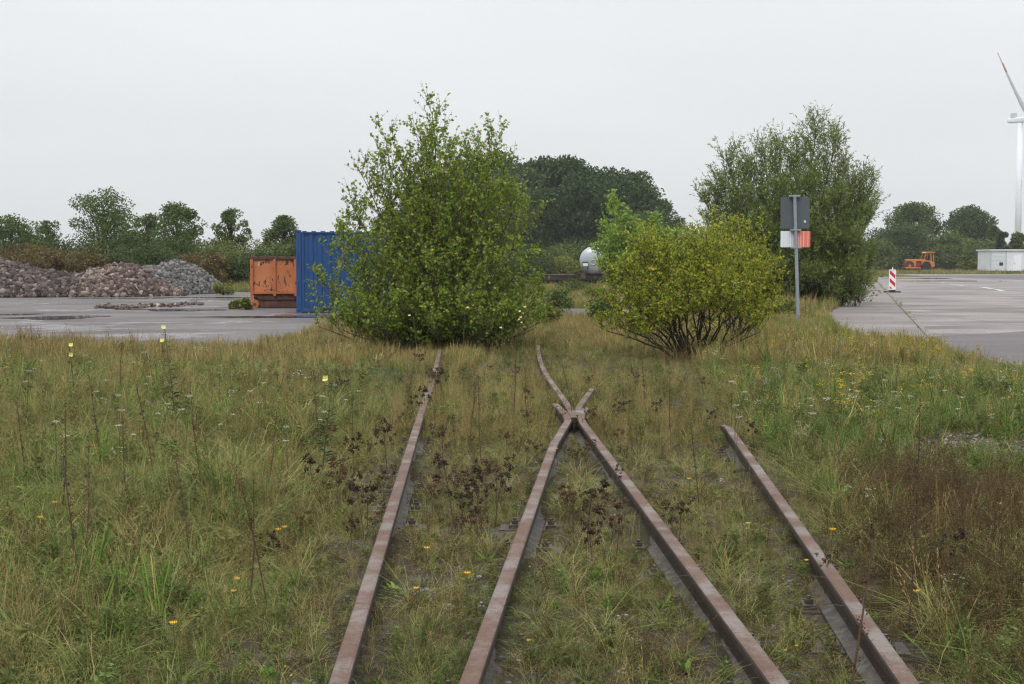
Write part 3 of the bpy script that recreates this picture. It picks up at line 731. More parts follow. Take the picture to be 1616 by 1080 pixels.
# ------------------------------------------------------------------ tank wagon and flat wagon on the far siding
Yw = 112; wb = P(937, 435, Yw); s_ = Yw / F
M['tank'] = plain('silver_tank', (.36, .38, .40), .35, .12, 1.5, .5, .3); M['frame_red'] = plain('brown_red_wagon_frame', (.045, .02, .02), .7, .4, 4)
railh = -1.12
tw = thing('tank_wagon', 'silver railway tank wagon seen end-on between the bushes', 'railway wagon', (wb.x, Yw, railh), RAD(-4))
zc = P(937, 411.5, Yw).z - railh; rt = 22.5 * s_
mb = MB(); prof = [(-.32, .15), (-.3, .55), (-.2, .82), (-.05, .96), (.12, 1), (9.4, 1), (9.7, .9), (9.9, .5), (9.92, .1)]
n = 40; vs = []
for (y, k_) in prof:
    for j in range(n): a = 2 * math.pi * j / n; vs.append((rt * k_ * math.cos(a), y, zc + rt * k_ * math.sin(a)))
fs = [(i * n + j, i * n + (j + 1) % n, (i + 1) * n + (j + 1) % n, (i + 1) * n + j) for i in range(len(prof) - 1) for j in range(n)] + [tuple(range(n - 1, -1, -1)), tuple((len(prof) - 1) * n + j for j in range(n))]
mb.add(vs, fs); mb.build('tank', M['tank'], tw, smooth=True)
mb = MB(); cx_ = 5 * s_ - .1
for j in range(14):
    a0 = 2 * math.pi * j / 14; a1 = 2 * math.pi * (j + 1) / 14
    mb.tube([(cx_ - .2 + .22 * math.cos(a0), -.37, zc - .15 + .22 * math.sin(a0)), (cx_ - .2 + .22 * math.cos(a1), -.37, zc - .15 + .22 * math.sin(a1))], .035, 5)
mb.build('manhole_ring', M['turbine_grey'], tw)
mb = MB(); mb.tube([(-.9 + .0, .3, zc + rt * .75), (-.55, .3, zc + rt * .97), (0, .3, zc + rt * 1.06), (.5, .3, zc + rt * 1.0)], .05, 6)
mb.tube([(-rt * 1.04, .3, zc + .1), (-rt * .95, .3, zc + rt * .5), (-.7, .3, zc + rt * .85), (0, .3, zc + rt * 1.06)], .035, 6); mb.build('walkway_rail', M['black'], tw)
xb = (924 - 937) * s_; zb = P(0, 432, Yw).z - railh
mb = MB()
for dx in (-.21, .21): mb.box((xb + dx - .025, -.55, zb), (xb + dx + .025, -.50, P(0, 413.5, Yw).z - railh))
mb.box((xb - .23, -.56, P(0, 415.2, Yw).z - railh), (xb + .23, -.50, P(0, 413.2, Yw).z - railh)); mb.build('end_ladder', M['black'], tw)
mb = MB(); mb.box((xb - .2, -.555, P(0, 420, Yw).z - railh), (xb + .2, -.52, P(0, 415.6, Yw).z - railh)); mb.build('number_plate', M['white'], tw)
mb = MB(); mb.box((-1.3, -.75, zb - .02), (1.35, -.45, zb + .02)); mb.box((-1.3, -.6, zb - .38), (1.35, 9.9, zb - .02)); mb.build('underframe', M['frame_red'], tw)
for dx in (-.87, .87):
    mb = MB(); mb.tube([(dx, -.6, zb - .2), (dx, -1.0, zb - .2)], .09, 10); mb.tube([(dx, -1.0, zb - .2), (dx, -1.05, zb - .2)], .21, 16); mb.build('buffer', M['iron'], tw)
for y in (1.2, 3.0, 6.6, 8.4):
    mb = MB()
    for dx in (-.76, .72): mb.tube([(dx, y, .46), (dx + .1, y, .46)], .46, 20)
    mb.tube([(-.8, y, .46), (.85, y, .46)], .08, 8); mb.build('wheelset', M['iron'], tw)
fw = P(880, 434, Yw + 3)
fl = thing('flat_wagon', 'low dark flat wagon beside the tank wagon', 'railway wagon', (fw.x, fw.y, railh), RAD(-3))
zb2 = fw.z - railh
mb = MB(); mb.box((-2.2, -1, zb2 - .06), (1.4, 8, zb2 + .03)); mb.build('deck', M['sleeper'], fl)
mb = MB(); mb.box((-2.15, -.95, zb2 - .45), (1.35, 8, zb2 - .062)); mb.build('underframe', M['frame_red'], fl)
for x in (-1.8, 1.0):
    mb = MB()
    for y in (-.5, 4): mb.tube([(x, y, .45), (x + .12, y, .45)], .45, 18)
    mb.build('wheel', M['iron'], fl)
mb = MB()
for dx in (-.72, .72):
    for x0 in (0,): mb.sweep(PROF, [(wb.x + dx, 100, railh - .149), (wb.x + dx + 1, 128, railh - .149)])
tag(mb.build('siding_track', M['iron']), 'sunken rusty siding under the low flat wagon', 'railway track'); mb = MB()
for dx in (-.72, .72): mb.sweep(PROF, [(fw.x - .4 + dx, 100, railh - .149), (fw.x - .4 + dx + 1, 128, railh - .149)])
tag(mb.build('siding_track', M['iron']), 'sunken rusty siding under the tank wagon', 'railway track')

# ------------------------------------------------------------------ trees and shrubs
def unit(v): return v / np.maximum(np.linalg.norm(v, axis=-1, keepdims=True), 1e-9)
def leaves(name, p, d, L, W, mat, parent, g, fold=True):
    """many separate leaf blades, one random number per leaf"""
    n = len(p); d = unit(d); s = unit(np.cross(d, g.normal(size=(n, 3))))
    L = np.broadcast_to(L, n)[:, None]; W = np.broadcast_to(W, n)[:, None]
    v = np.stack([p, p + d * L * .45 + s * W * .5, p + d * L, p + d * L * .45 - s * W * .5], 1).reshape(-1, 3)
    f = np.arange(4 * n).reshape(-1, 4)
    return mesh(name, v, f, mat, parent, fattr=dict(rnd=g.random(n)))
def branchy(name, label, cat, loc, stems, mats, leaf=(.05, .045), seed=0, side_n=26, side_len=lambda t: 1.0, el=(60, 25), twig_n=9, twig_len=.35,
            leaf_n=9, start=.08, side_start=.25, up=.25, droop=0., along=.4, rad=.03, group=None, spread=1.0, wob=.05, lmin=.15, curl=.3, bare=None):
    g = np.random.default_rng(seed); r = random.Random(seed)
    t = thing(name, label, cat, loc, group=group)
    mb = MB(); tp = []; td = []; tl = []
    tw = MB()
    for (bx_, tx, bend) in stems:
        b0 = Vector(bx_); t0 = Vector(tx); mid = b0.lerp(t0, .5) + Vector(bend); L = (t0 - b0).length
        pts = []; K = 9
        for i in range(K):
            u = i / (K - 1); p = b0 * (1 - u) ** 2 + mid * 2 * u * (1 - u) + t0 * u * u
            if 0 < i < K - 1: p += Vector((r.gauss(0, wob), r.gauss(0, wob), 0)) * .6
            pts.append(p)
        mb.tube(pts, [rad * (1.05 - i / (K - 1)) ** .8 + .004 for i in range(K)], 7)
        ns = int(side_n * (.5 + .5 * L / max(1, (Vector(stems[0][1]) - Vector(stems[0][0])).length)))
        az = r.uniform(0, 6.28)
        for k in range(ns):
            u = start + (1 - start) * (k + r.random()) / ns; x = u * (K - 1); i = min(int(x), K - 2); p = pts[i].lerp(pts[i + 1], x - i)
            az += 2.4 + r.uniform(-.4, .4); sl_ = max(lmin, side_len(u) * r.uniform(.6, 1.3)); e = RAD(el[0] + (el[1] - el[0]) * (1 - u) + r.uniform(-12, 12))
            d_ = Vector((math.cos(az) * math.cos(e), math.sin(az) * math.cos(e), math.sin(e)))
            sp_ = [p + d_ * sl_ * q + Vector((0, 0, (up - droop) * sl_ * q * q)) + Vector((r.gauss(0, .03), r.gauss(0, .03), r.gauss(0, .03))) * sl_ * (q > 0) for q in (0, .35, .7, 1)]
            mb.tube(sp_, [rad * .35 * (1 - u * .5), rad * .25, rad * .15, .003], 4, cap=False)
            for j in range(twig_n):
                q = side_start + (1 - side_start) * (j + r.random()) / twig_n; x2 = q * 3; i2 = min(int(x2), 2); pp = sp_[i2].lerp(sp_[i2 + 1], x2 - i2)
                dd_ = (sp_[3] - sp_[0]).normalized() * .7 + Vector((r.gauss(0, 1), r.gauss(0, 1), r.gauss(0, .8))) * .6 * spread + Vector((0, 0, curl)); dd_.normalize()
                tll = twig_len * r.uniform(.5, 1.2)
                tp.append(tuple(pp)); td.append(tuple(dd_)); tl.append(tll)
                tw.tube([pp, pp + dd_ * tll], [.0035, .0015], 3, cap=False)
    tp = np.array(tp); td = np.array(td); tl = np.array(tl); n = len(tp)
    q = g.random((n, leaf_n)) ; P0 = tp[:, None] + td[:, None] * (tl[:, None] * q)[..., None]
    dirs = td[:, None] * along + g.normal(size=(n, leaf_n, 3)) * .6 + np.array([0, 0, -.25 if droop == 0 else -.1])
    P0 = P0.reshape(-1, 3); dirs = dirs.reshape(-1, 3); m_ = len(P0)
    sz = g.uniform(.65, 1.25, m_)
    keep = P0[:, 2] > .02
    if bare: keep &= (P0[:, 2] > bare[0] * (1 - (np.abs(P0[:, 0] - bare[2]) / bare[1]) ** 2)) | (g.random(len(P0)) < .10)
    leaves('crown', P0[keep], dirs[keep], (leaf[0] * sz)[keep], (leaf[1] * sz)[keep], M[mats[0]], t, g)
    mb.build('trunk', M[mats[1]], t, smooth=True); tw.build('twigs', M[mats[1]], t)
    return t

def rel(px, py, Y, base): 
    p = P(px, py, Y); return (p.x - base.x, 0, p.z)
# the big poplar bush
pb = G(694, 556); Yp = pb.y
r = random.Random(5); stems = []
for (px, py, dy, bx_) in [(681, 158, 0, 0), (704, 205, .5, .1), (786, 195, .3, .35), (765, 235, -.6, .3), (607, 200, -.2, -.1), (640, 250, .5, -.15), (566, 255, -.3, -.3), (545, 300, .3, -.35), (735, 290, -.9, .1), (655, 320, -1.0, -.1), (818, 290, .6, .5), (852, 318, -.1, .55), (530, 355, -.5, -.4), (500, 430, -.4, -.5), (835, 390, -.5, .6),
                           (600, 380, -1.2, -.2), (690, 400, -1.4, .1), (790, 400, -1.2, .4), (515, 385, .6, -.5), (850, 440, -.2, .5), (560, 470, -1.0, -.4), (640, 460, -1.5, -.1), (745, 460, -1.5, .3), (820, 480, -1.0, .6), (660, 185, .25, 0), (672, 215, -.3, .05), (718, 238, .2, .1), (632, 232, .2, -.1), (590, 252, .1, -.2), (762, 212, .3, .2), (742, 225, -.3, .2), (805, 240, .2, .4), (822, 300, .3, .5), (700, 262, -.7, .1), (610, 300, -.5, -.2), (775, 290, -.6, .3), (650, 270, .6, 0), (545, 330, .0, -.4), (570, 420, -.4, -.4), (500, 500, -.5, -.5), (540, 520, -1, -.4), (860, 490, -.4, .6), (850, 525, -.9, .6), (600, 525, -1.5, -.2), (690, 530, -1.7, .1), (780, 530, -1.5, .3), (495, 465, .3, -.5), (868, 455, .3, .6)]:
    q = rel(px, py, Yp, pb); stems.append(((bx_ * .6, dy * .15, -.05), (q[0] * .97, dy, max(.5, q[2] - .17 - .05 * r.random())), (-.12 * q[0], 0, -.12 * abs(q[0]))))
branchy('poplar_tree', 'tall bushy young poplar in front of the blue container', 'tree', (pb.x, pb.y, 0), stems, ('poplar', 'bark'), (.056, .050), 11, side_n=33,
        side_len=lambda u: .26 + .95 * (1 - u) ** .8, el=(58, 14), twig_n=7, twig_len=.30, leaf_n=6, start=.06, rad=.02, up=.2)
# yellowing rounded bush right of it
yb = G(1098, 571); stems = []
for (px, py, dy) in [(955, 472, -.1), (960, 432, .2), (985, 408, -.2), (1003, 378, .1), (1032, 402, .3), (1050, 381, -.1), (1082, 398, .2), (1098, 376, 0), (1122, 394, -.3), (975, 507, -.4), (1010, 522, -.8), (1035, 495, -.9), (1020, 440, -.6), (1070, 432, -.7), (1118, 436, -.8), (1160, 430, -.7), (1048, 470, -1.0), (1100, 474, -1.1), (1148, 470, -1.0), (990, 462, -.3), (1186, 452, -.5), (1000, 425, .7), (1075, 420, .9), (1140, 410, .8), (1210, 478, -.2), (1190, 512, -.6), (950, 500, .3), (1130, 375, .3), (1028, 372, .5), (1165, 395, .1)]:
    q = rel(px, py + 12 + r.uniform(-5, 8), yb.y, yb); stems.append(((q[0] * .10 + r.uniform(-.1, .1), dy * .12, -.05), (q[0], dy, q[2]), (-.02 * q[0], 0, .16 * q[2])))
branchy('yellowing_bush', 'rounded bush with small yellow-green leaves over bare arching stems', 'bush', (yb.x, yb.y, 0), stems, ('yellow_bush', 'bark_dark'), (.046, .036), 12, side_n=22,
        side_len=lambda u: .14 + .38 * math.sin(min(1, u) * 2.8), el=(55, 5), twig_n=6, twig_len=.18, leaf_n=6, start=.42, rad=.014, up=.2, curl=.2, bare=(.85, 1.45, .1))
yc = G(1175, 556); stems = []
for (px, py, dy) in [(1140, 352, 0), (1163, 345, .3), (1186, 362, -.2), (1204, 384, .2), (1216, 405, 0), (1222, 438, -.2), (1150, 385, -.5), (1180, 400, -.6), (1200, 425, -.5), (1212, 460, -.3), (1120, 362, .4), (1200, 395, .6)]:
    q = rel(px, py + 12 + r.uniform(-5, 8), yc.y + 1.2, yc); q = (q[0] * 1.0, 0, q[2]); stems.append(((q[0] * .1, dy * .1, -.05), (q[0], dy, q[2]), (-.02 * q[0], 0, .12 * q[2])))
branchy('yellowing_bush', 'taller yellow-green bush reaching up towards the sign post', 'bush', (yc.x, yc.y + 1.2, 0), stems, ('yellow_bush', 'bark_dark'), (.046, .036), 13, side_n=20,
        side_len=lambda u: .14 + .36 * math.sin(min(1, u) * 2.8), el=(58, 10), twig_n=6, twig_len=.2, leaf_n=7, start=.35, rad=.012, curl=.25)
# willow behind the sign
wb_ = G(1250, 482); Yw_ = wb_.y; stems = []
for (px, py, dy) in [(1290, 170, 0), (1268, 215, 1), (1315, 195, -.6), (1340, 235, .6), (1232, 205, .3), (1200, 215, -.5), (1175, 240, .5), (1140, 225, -.3), (1128, 262, .6), (1152, 290, -1), (1360, 262, 0), (1378, 268, -.3), (1365, 320, -1), (1385, 300, .8), (1112, 330, 0), (1105, 290, .2), (1120, 380, -.8), (1375, 390, -.6), (1210, 280, -1.6), (1260, 265, -1.6), (1310, 290, -1.8), (1180, 340, -1.8), (1340, 360, -1.8), (1240, 340, -2.2), (1290, 360, -2.2), (1120, 420, -.6), (1365, 430, -.5), (1200, 410, -2.1), (1330, 420, -2), (1260, 420, -2.4), (1160, 420, -1.6),(1345, 455, -1.4),(1300,450,-2.0),(1225,455,-2.0)]:
    q = rel(px, py, Yw_, wb_); stems.append(((q[0] * .12, dy * .2, -.1), (q[0] * .94, dy, q[2] - .7), (.10 * q[0], 0, .1)))
branchy('willow_tree', 'grey-green willow thicket towering behind the road sign', 'tree', (wb_.x, wb_.y, 0), stems, ('willow', 'bark_dark'), (.15, .034), 14, side_n=54,
        side_len=lambda u: .45 + 1.2 * (1 - u) ** .7, el=(62, 22), twig_n=8, twig_len=.65, leaf_n=11, start=.08, rad=.045, up=.15, along=1.0, curl=.45, spread=.8)
# young pale tree beside the tank wagon
lb = G(1000, 462); stems = []
for (px, py, dy) in [(968, 306, 0), (955, 345, 1), (990, 335, -.6), (1035, 335, .3), (1020, 370, -1), (945, 380, .4), (1065, 360, .5), (1050, 400, -.6), (950, 410, -.8), (985, 400, -1.5), (1075, 390, 0), (965, 360, -1), (1010, 350, 1)]:
    q = rel(px, py + 14, lb.y, lb); stems.append(((q[0] * .15, dy * .1, -.1), (q[0], dy, q[2]), (-.05 * q[0], 0, 0)))
branchy('young_tree', 'pale green feathery young tree partly hiding the tank wagon', 'tree', (lb.x, lb.y, 0), stems, ('birch', 'bark'), (.15, .10), 15, side_n=38,
        side_len=lambda u: .25 + 1.3 * (1 - u) ** .8, el=(60, 28), twig_n=6, twig_len=.55, leaf_n=8, start=.1, rad=.04, up=.15)

# farther trees: leafy clumps carried on limbs
def clump_tree(name, label, cat, loc, w_, h_, mat='oak', seed=0, trunk=.3, nclump=34, per=260, leaf=.16, shape='round', gap=.0, depth=None, group=None, clump=.20, lean=0):
    g = np.random.default_rng(seed); r_ = random.Random(seed); t = thing(name, label, cat, loc, group=group)
    depth = depth or w_; P0 = []; D0 = []; mb = MB()
    zb_ = h_ * trunk
    mb.tube([(0, 0, -.1), (lean * .3, 0, zb_), (lean * .7, 0, h_ * .6), (lean, 0, h_ * .85)], [h_ * .03, h_ * .024, h_ * .013, h_ * .004], 7)
    for i in range(nclump):
        a = g.uniform(0, 6.283); u = g.uniform(0, 1)
        if shape == 'cone': z = zb_ + (h_ - zb_) * u ** 1.1 * .95; R0 = (1 - u) * .5 + .03
        elif shape == 'bush': z = h_ * (.12 + .68 * u); R0 = .5 * math.sqrt(max(0, 1 - (u * .9) ** 2.4)) * g.uniform(.55, 1)
        elif shape == 'tall': z = zb_ + (h_ * .92 - zb_) * u; R0 = .5 * (math.sin(math.pi * (.15 + .8 * u)) ** .7) * g.uniform(.35, 1)
        else: z = zb_ + (h_ * .88 - zb_) * u; R0 = .5 * math.sqrt(max(.05, 1 - (2 * u - .95) ** 2)) * g.uniform(.35, .92)
        cx_, cy_ = R0 * w_ * math.cos(a) * .85 + lean * z / h_, R0 * depth * math.sin(a) * .85
        rc = clump * min(w_, h_) * g.uniform(.55, 1.15) * (1 - .6 * u if shape == 'cone' else 1)
        n = int(per * g.uniform(.6, 1.2)); d_ = unit(g.normal(size=(n, 3))); rr = rc * g.uniform(.25, 1.12, n) ** .6
        p = np.array([cx_, cy_, z]) + d_ * rr[:, None] * np.array([1.15, 1.1, .78])
        P0.append(p); D0.append(d_ + g.normal(size=(n, 3)) * .7 + np.array([0, 0, -.2]))
        zs = max(zb_ * .8, z - .35 * h_ * r_.uniform(.3, 1)) if shape != 'bush' else 0
        mb.tube([(lean * zs / h_, 0, zs), (cx_ * .5 + lean * .2, cy_ * .5, (zs + z) / 2 - .03 * h_), (cx_, cy_, z)], [h_ * .009, h_ * .006, h_ * .002], 5, cap=False)
    P0 = np.concatenate(P0); D0 = np.concatenate(D0); k_ = P0[:, 2] > 0; P0 = P0[k_]; D0 = D0[k_]; n = len(P0); sz = g.uniform(.6, 1.3, n) * leaf
    leaves('crown', P0, D0, sz, sz * .62, M[mat], t, g)
    mb.build('trunk', M['bark_dark'], t, smooth=True)
    return t
def at(px, py, Y, dz=0): p = P(px, py, Y); return (p.x, Y, dz)
def dim(wpx, top, Y, px=800): return wpx * Y / F, P(px, top, Y).z
# left row beyond the rubble piles
lt = [(18, 372, 110, 335, 96, 'oak', 'round', 'dense dark tree at the left edge behind the rubble', .22), (78, 372, 60, 345, 99, 'shrub', 'tall', 'narrow pale tree second from the left edge', .2),
      (163, 372, 135, 297, 92, 'oak', 'tall', 'tallest dark tree above the rubble piles', .16), (232, 372, 80, 335, 97, 'shrub', 'round', 'smaller tree between the two tallest left trees', .2), (280, 372, 92, 312, 94, 'oak', 'round', 'dense round tree with an ivy-dark core above the grey cobbles', .3),
      (366, 372, 62, 320, 96, 'oak', 'round', 'sparse see-through tree left of the lone round one', .42), (449, 372, 66, 334, 98, 'oak', 'round', 'lone round tree just left of the blue container', .42)]
for i, (px, _, wpx, top, Y, mt, shp, lab, tr) in enumerate(lt):
    w_, h_ = dim(wpx, top, Y)
    sparse = px in (366, 78)
    clump_tree('broadleaf_tree', lab, 'tree', at(px, 412, Y), w_ * 1.15, h_ * 1.02, mt, 30 + i, tr * .8, 44 if sparse else 60, 110 if sparse else 190, .16, shp, clump=.10 if sparse else .125, group=None)
lowsh = [(-30, 140, 372, 92, 'shrub_brown'), (40, 130, 376, 88, 'shrub_brown'), (110, 120, 376, 90, 'shrub_dark'), (150, 110, 366, 95, 'shrub_dark'), (205, 120, 362, 90, 'shrub_dark'), (262, 110, 366, 88, 'shrub_dark'),
         (300, 90, 383, 90, 'shrub'), (340, 90, 380, 88, 'shrub'), (385, 100, 378, 92, 'shrub_yellow'), (430, 110, 385, 88, 'shrub'), (480, 100, 382, 90, 'shrub_dark'), (70, 100, 392, 80, 'shrub_brown'), (180, 110, 388, 82, 'shrub_dark'), (245, 100, 385, 80, 'shrub_dark'), (400, 90, 398, 80, 'shrub_dark'),
         (355, 60, 362, 96, 'shrub_yellow'), (550, 140, 385, 90, 'shrub'), (640, 140, 380, 95, 'shrub'), (320, 110, 398, 79, 'shrub_brown'), (130, 100, 395, 80, 'shrub_brown')]
shl = {'shrub_brown': 'browning hedge shrub behind the rubble piles', 'shrub_dark': 'dark green hedge shrub behind the rubble piles', 'shrub': 'mid green hedge shrub between the rubble and the container', 'shrub_yellow': 'yellow-green hedge shrub under the sparse tree'}
for i, (px, wpx, top, Y, mt) in enumerate(lowsh):
    w_, h_ = dim(wpx, top - 5, Y); clump_tree('hedge_shrub', shl[mt], 'shrub', at(px, 412, Y), w_, h_, mt, 60 + i, .05, 22, 330, .15, 'bush', depth=4, group='shrubs of the left hedge', clump=.26)
# mid shrubs around the wagons
midsh = [(862, 70, 385, 128, 'shrub', 'dark shrub at the left end of the wagon siding'), (895, 80, 375, 140, 'shrub', 'pale green shrub left of the tank wagon'), (880, 90, 398, 122, 'shrub_yellow', 'low yellow-green shrub behind the flat wagon'), (925, 60, 388, 126, 'shrub', 'shrub directly behind the tank'),
         (1080, 90, 350, 90, 'shrub_yellow', 'mid green shrub behind the yellow bush'), (1100, 60, 400, 70, 'shrub', 'low shrub at the left foot of the willow'), (820, 120, 380, 120, 'shrub_dark', 'dark shrub seen through the right side of the poplar'), (960, 120, 372, 140, 'shrub', 'shrub band under the tall wood'), (1068, 34, 326, 165, 'wood', 'isolated dark tree at the right end of the wood'), (1055, 60, 345, 160, 'wood', 'lower dark tree at the right foot of the wood'), (1130, 90, 345, 120, 'shrub', 'bush seen between young tree and willow')]
for i, (px, wpx, top, Y, mt, lab) in enumerate(midsh):
    w_, h_ = dim(wpx, top, Y); z0 = float(H(at(px, 412, Y)[0], Y)); clump_tree('shrub', lab, 'shrub', (*at(px, 412, Y)[:2], z0), w_, h_ - z0, mt, 90 + i, .05, 26, 330, .2, 'bush', depth=5, clump=.25)
# right background
rt_ = [(1441, 104, 311, 212, 'oak', 'broad round tree above the road roller', .3, 'round'), (1528, 90, 320, 210, 'wood', 'dark dome-shaped tree right of the broad one', .25, 'round'), (1583, 32, 356, 192, 'conifer', 'dark pointed conifer behind the white hut', .05, 'cone'), (1606, 34, 366, 195, 'shrub', 'small tree between conifer and wind turbine', .1, 'tall'), (1568, 30, 352, 205, 'oak', 'small dark tree touching the conifer', .3, 'round')]
for i, (px, wpx, top, Y, mt, lab, tr, shp) in enumerate(rt_):
    w_, h_ = dim(wpx, top, Y); clump_tree('background_tree', lab, 'tree', at(px, 412, Y), w_, h_, mt, 120 + i, tr, 52 if shp == 'round' else 30, 360, .34, shp, clump=.15)
rs = [(1395, 70, 355, 199, 'shrub_dark'), (1425, 80, 352, 200, 'shrub_dark'), (1470, 80, 368, 202, 'shrub'), (1510, 90, 362, 201, 'shrub'), (1550, 70, 370, 194, 'shrub'), (1465, 70, 392, 198, 'shrub_dark'), (1500, 80, 386, 197, 'shrub'), (1540, 60, 391, 194, 'shrub_yellow'), (1590, 80, 385, 196, 'shrub'), (1630, 80, 375, 196, 'shrub_dark'), (1680, 90, 380, 196, 'shrub'), (1380, 60, 375, 190, 'shrub'), (1340, 90, 370, 192, 'shrub'), (1405, 50, 385, 195, 'shrub_dark')]
for i, (px, wpx, top, Y, mt) in enumerate(rs):
    w_, h_ = dim(wpx, top, Y); clump_tree('background_shrub', {'shrub_dark': 'dark shrub of the hedge behind the road roller', 'shrub': 'mid green shrub of the hedge behind roller and hut', 'shrub_yellow': 'yellow-green shrub just left of the white hut'}[mt], 'shrub', at(px, 412, Y), w_, h_, mt, 140 + i, .04, 26, 360, .3, 'bush', depth=6, group='shrubs of the hedge behind the roller', clump=.26)
# the dark wood on the skyline: a few trees modelled, the others copies
protos = [clump_tree('wood_tree', 'dark tree of the tall wood on the skyline', 'tree', (0, 0, 0), 7.5, 15, ('wood', 'wood_pale', 'wood_deep')[i % 3], 170 + i, .14, 34, 330, .42, ('tall', 'round')[i % 2], group='trees of the tall wood', clump=.24) for i in range(6)]
wood = []
def domez(px):
    k_ = [(600, 345), (640, 300), (700, 262), (760, 242), (820, 240), (880, 232), (920, 243), (960, 256), (1000, 275), (1030, 292), (1050, 318), (1062, 350)]
    return np.interp(px, [a for a, b_ in k_], [b_ for a, b_ in k_])
r = random.Random(9)
for row, (Y, dpx, off) in enumerate([(170, 50, 0), (180, 40, 12), (192, 44, 5)]):
    px = 612 + off
    while px < 1045:
        top = domez(px) + r.uniform(-8, 16) + (0 if row else 10 + 45 * r.random()); h_ = P(px, top, Y).z; wood.append((px, Y + r.uniform(-2, 2), h_)); px += dpx * r.uniform(.85, 1.15)
used = set()
for i, (px, Y, h_) in enumerate(wood):
    i = r.randrange(6) if i > 5 else i; p = protos[i]; s_ = h_ / 15; loc = at(px, 412, Y); sc_ = (max(.8, s_) * r.uniform(.95, 1.2), max(.8, s_), s_)
    if i not in used: used.add(i); p.location = loc; p.scale = sc_; p.rotation_euler = (0, 0, r.uniform(0, 6))
    else: dup(p, loc, r.uniform(0, 6.28), sc_)
# far blue-green line along the horizon
for i, (px, wpx, top, Y) in enumerate([(-60, 260, 398, 420), (180, 300, 400, 450), (420, 280, 399, 430), (1180, 300, 396, 400), (1420, 240, 398, 420), (1680, 260, 396, 430)]):
    pass

# tufts and small shrubs on the heaps and beside the skip
for i, (px, py, wpx, h_, dY, lab, mt) in enumerate([(238, 466, 26, .75, -.2, 'green weed clump growing on the middle rubble heap', 'shrub_yellow'), (88, 466, 22, .9, .2, 'small green clump on the left rubble heap', 'shrub'), (352, 466, 34, .8, 0, 'pale weeds on the right flank of the cobble heap', 'shrub_yellow'), (245, 452, 18, 1.3, 1.2, 'green weeds between the brown and the grey heap', 'shrub'),
        (372, 488, 22, .32, 0, 'grassy weed clump left of the orange skip', 'shrub_yellow'), (388, 489, 14, .42, 0, 'taller weed clump against the corner of the orange skip', 'shrub_yellow'), (1300, 484, 60, 1.2, 0, 'low leafy bush at the right foot of the willow', 'shrub'), (1355, 478, 50, 1.5, 0, 'pale bush between the willow and the striped beacon', 'shrub_yellow'),
        (880, 492, 46, .8, 0, 'low green weeds between the poplar and the wagon siding', 'shrub'), (938, 478, 40, .7, 0, 'low yellowish weeds below the tank wagon', 'shrub_yellow'), (905, 462, 60, .8, 0, 'green weed patch just in front of the wagons', 'shrub'), (862, 520, 40, .7, 0, 'leafy weeds at the right foot of the poplar', 'shrub_yellow'), (950, 512, 44, .8, 0, 'green weeds at the left foot of the yellow-green bush', 'shrub'), (1240, 500, 50, .55, 0, 'low green weeds beside the foot of the sign post', 'shrub_yellow')]):
    p = G(px, py); clump_tree('weed_clump', lab, 'plant', (p.x, p.y + dY, 0), wpx * p.y / F, h_, mt, 190 + i, .02, 14, 120, .08, 'bush', clump=.3)

# ------------------------------------------------------------------ rubble piles
def rock(g, n_=1):
    v_ = np.array([(-1, -1, -1), (1, -1, -1), (1, 1, -1), (-1, 1, -1), (-1, -1, 1), (1, -1, 1), (1, 1, 1), (-1, 1, 1)], float)
    return v_ * .5
def rocks(name, centers, sizes, mat, g, asp=(1, .8, .6), parent=None):
    n = len(centers); base = rock(g); v = np.repeat(base[None], n, 0) + g.uniform(-.17, .17, (n, 8, 3)); v *= np.array(asp) * g.uniform(.7, 1.2, (n, 1, 3)); v *= np.asarray(sizes)[:, None, None]
    q = g.normal(size=(n, 4)); q /= np.linalg.norm(q, axis=1, keepdims=True); a, b_, c_, d_ = q.T
    R = np.stack([1 - 2 * (c_ ** 2 + d_ ** 2), 2 * (b_ * c_ - a * d_), 2 * (b_ * d_ + a * c_), 2 * (b_ * c_ + a * d_), 1 - 2 * (b_ ** 2 + d_ ** 2), 2 * (c_ * d_ - a * b_), 2 * (b_ * d_ - a * c_), 2 * (c_ * d_ + a * b_), 1 - 2 * (b_ ** 2 + c_ ** 2)], -1).reshape(n, 3, 3)
    v = np.einsum('nij,nkj->nki', R, v) + np.asarray(centers)[:, None]
    f = np.array([(0, 3, 2, 1), (4, 5, 6, 7), (0, 1, 5, 4), (1, 2, 6, 5), (2, 3, 7, 6), (3, 0, 4, 7)]); F_ = (np.arange(n)[:, None, None] * 8 + f[None]).reshape(-1, 4)
    return mesh(name, v.reshape(-1, 3), F_, mat, parent, fattr=dict(rnd=np.repeat(g.random(n) , 6)))
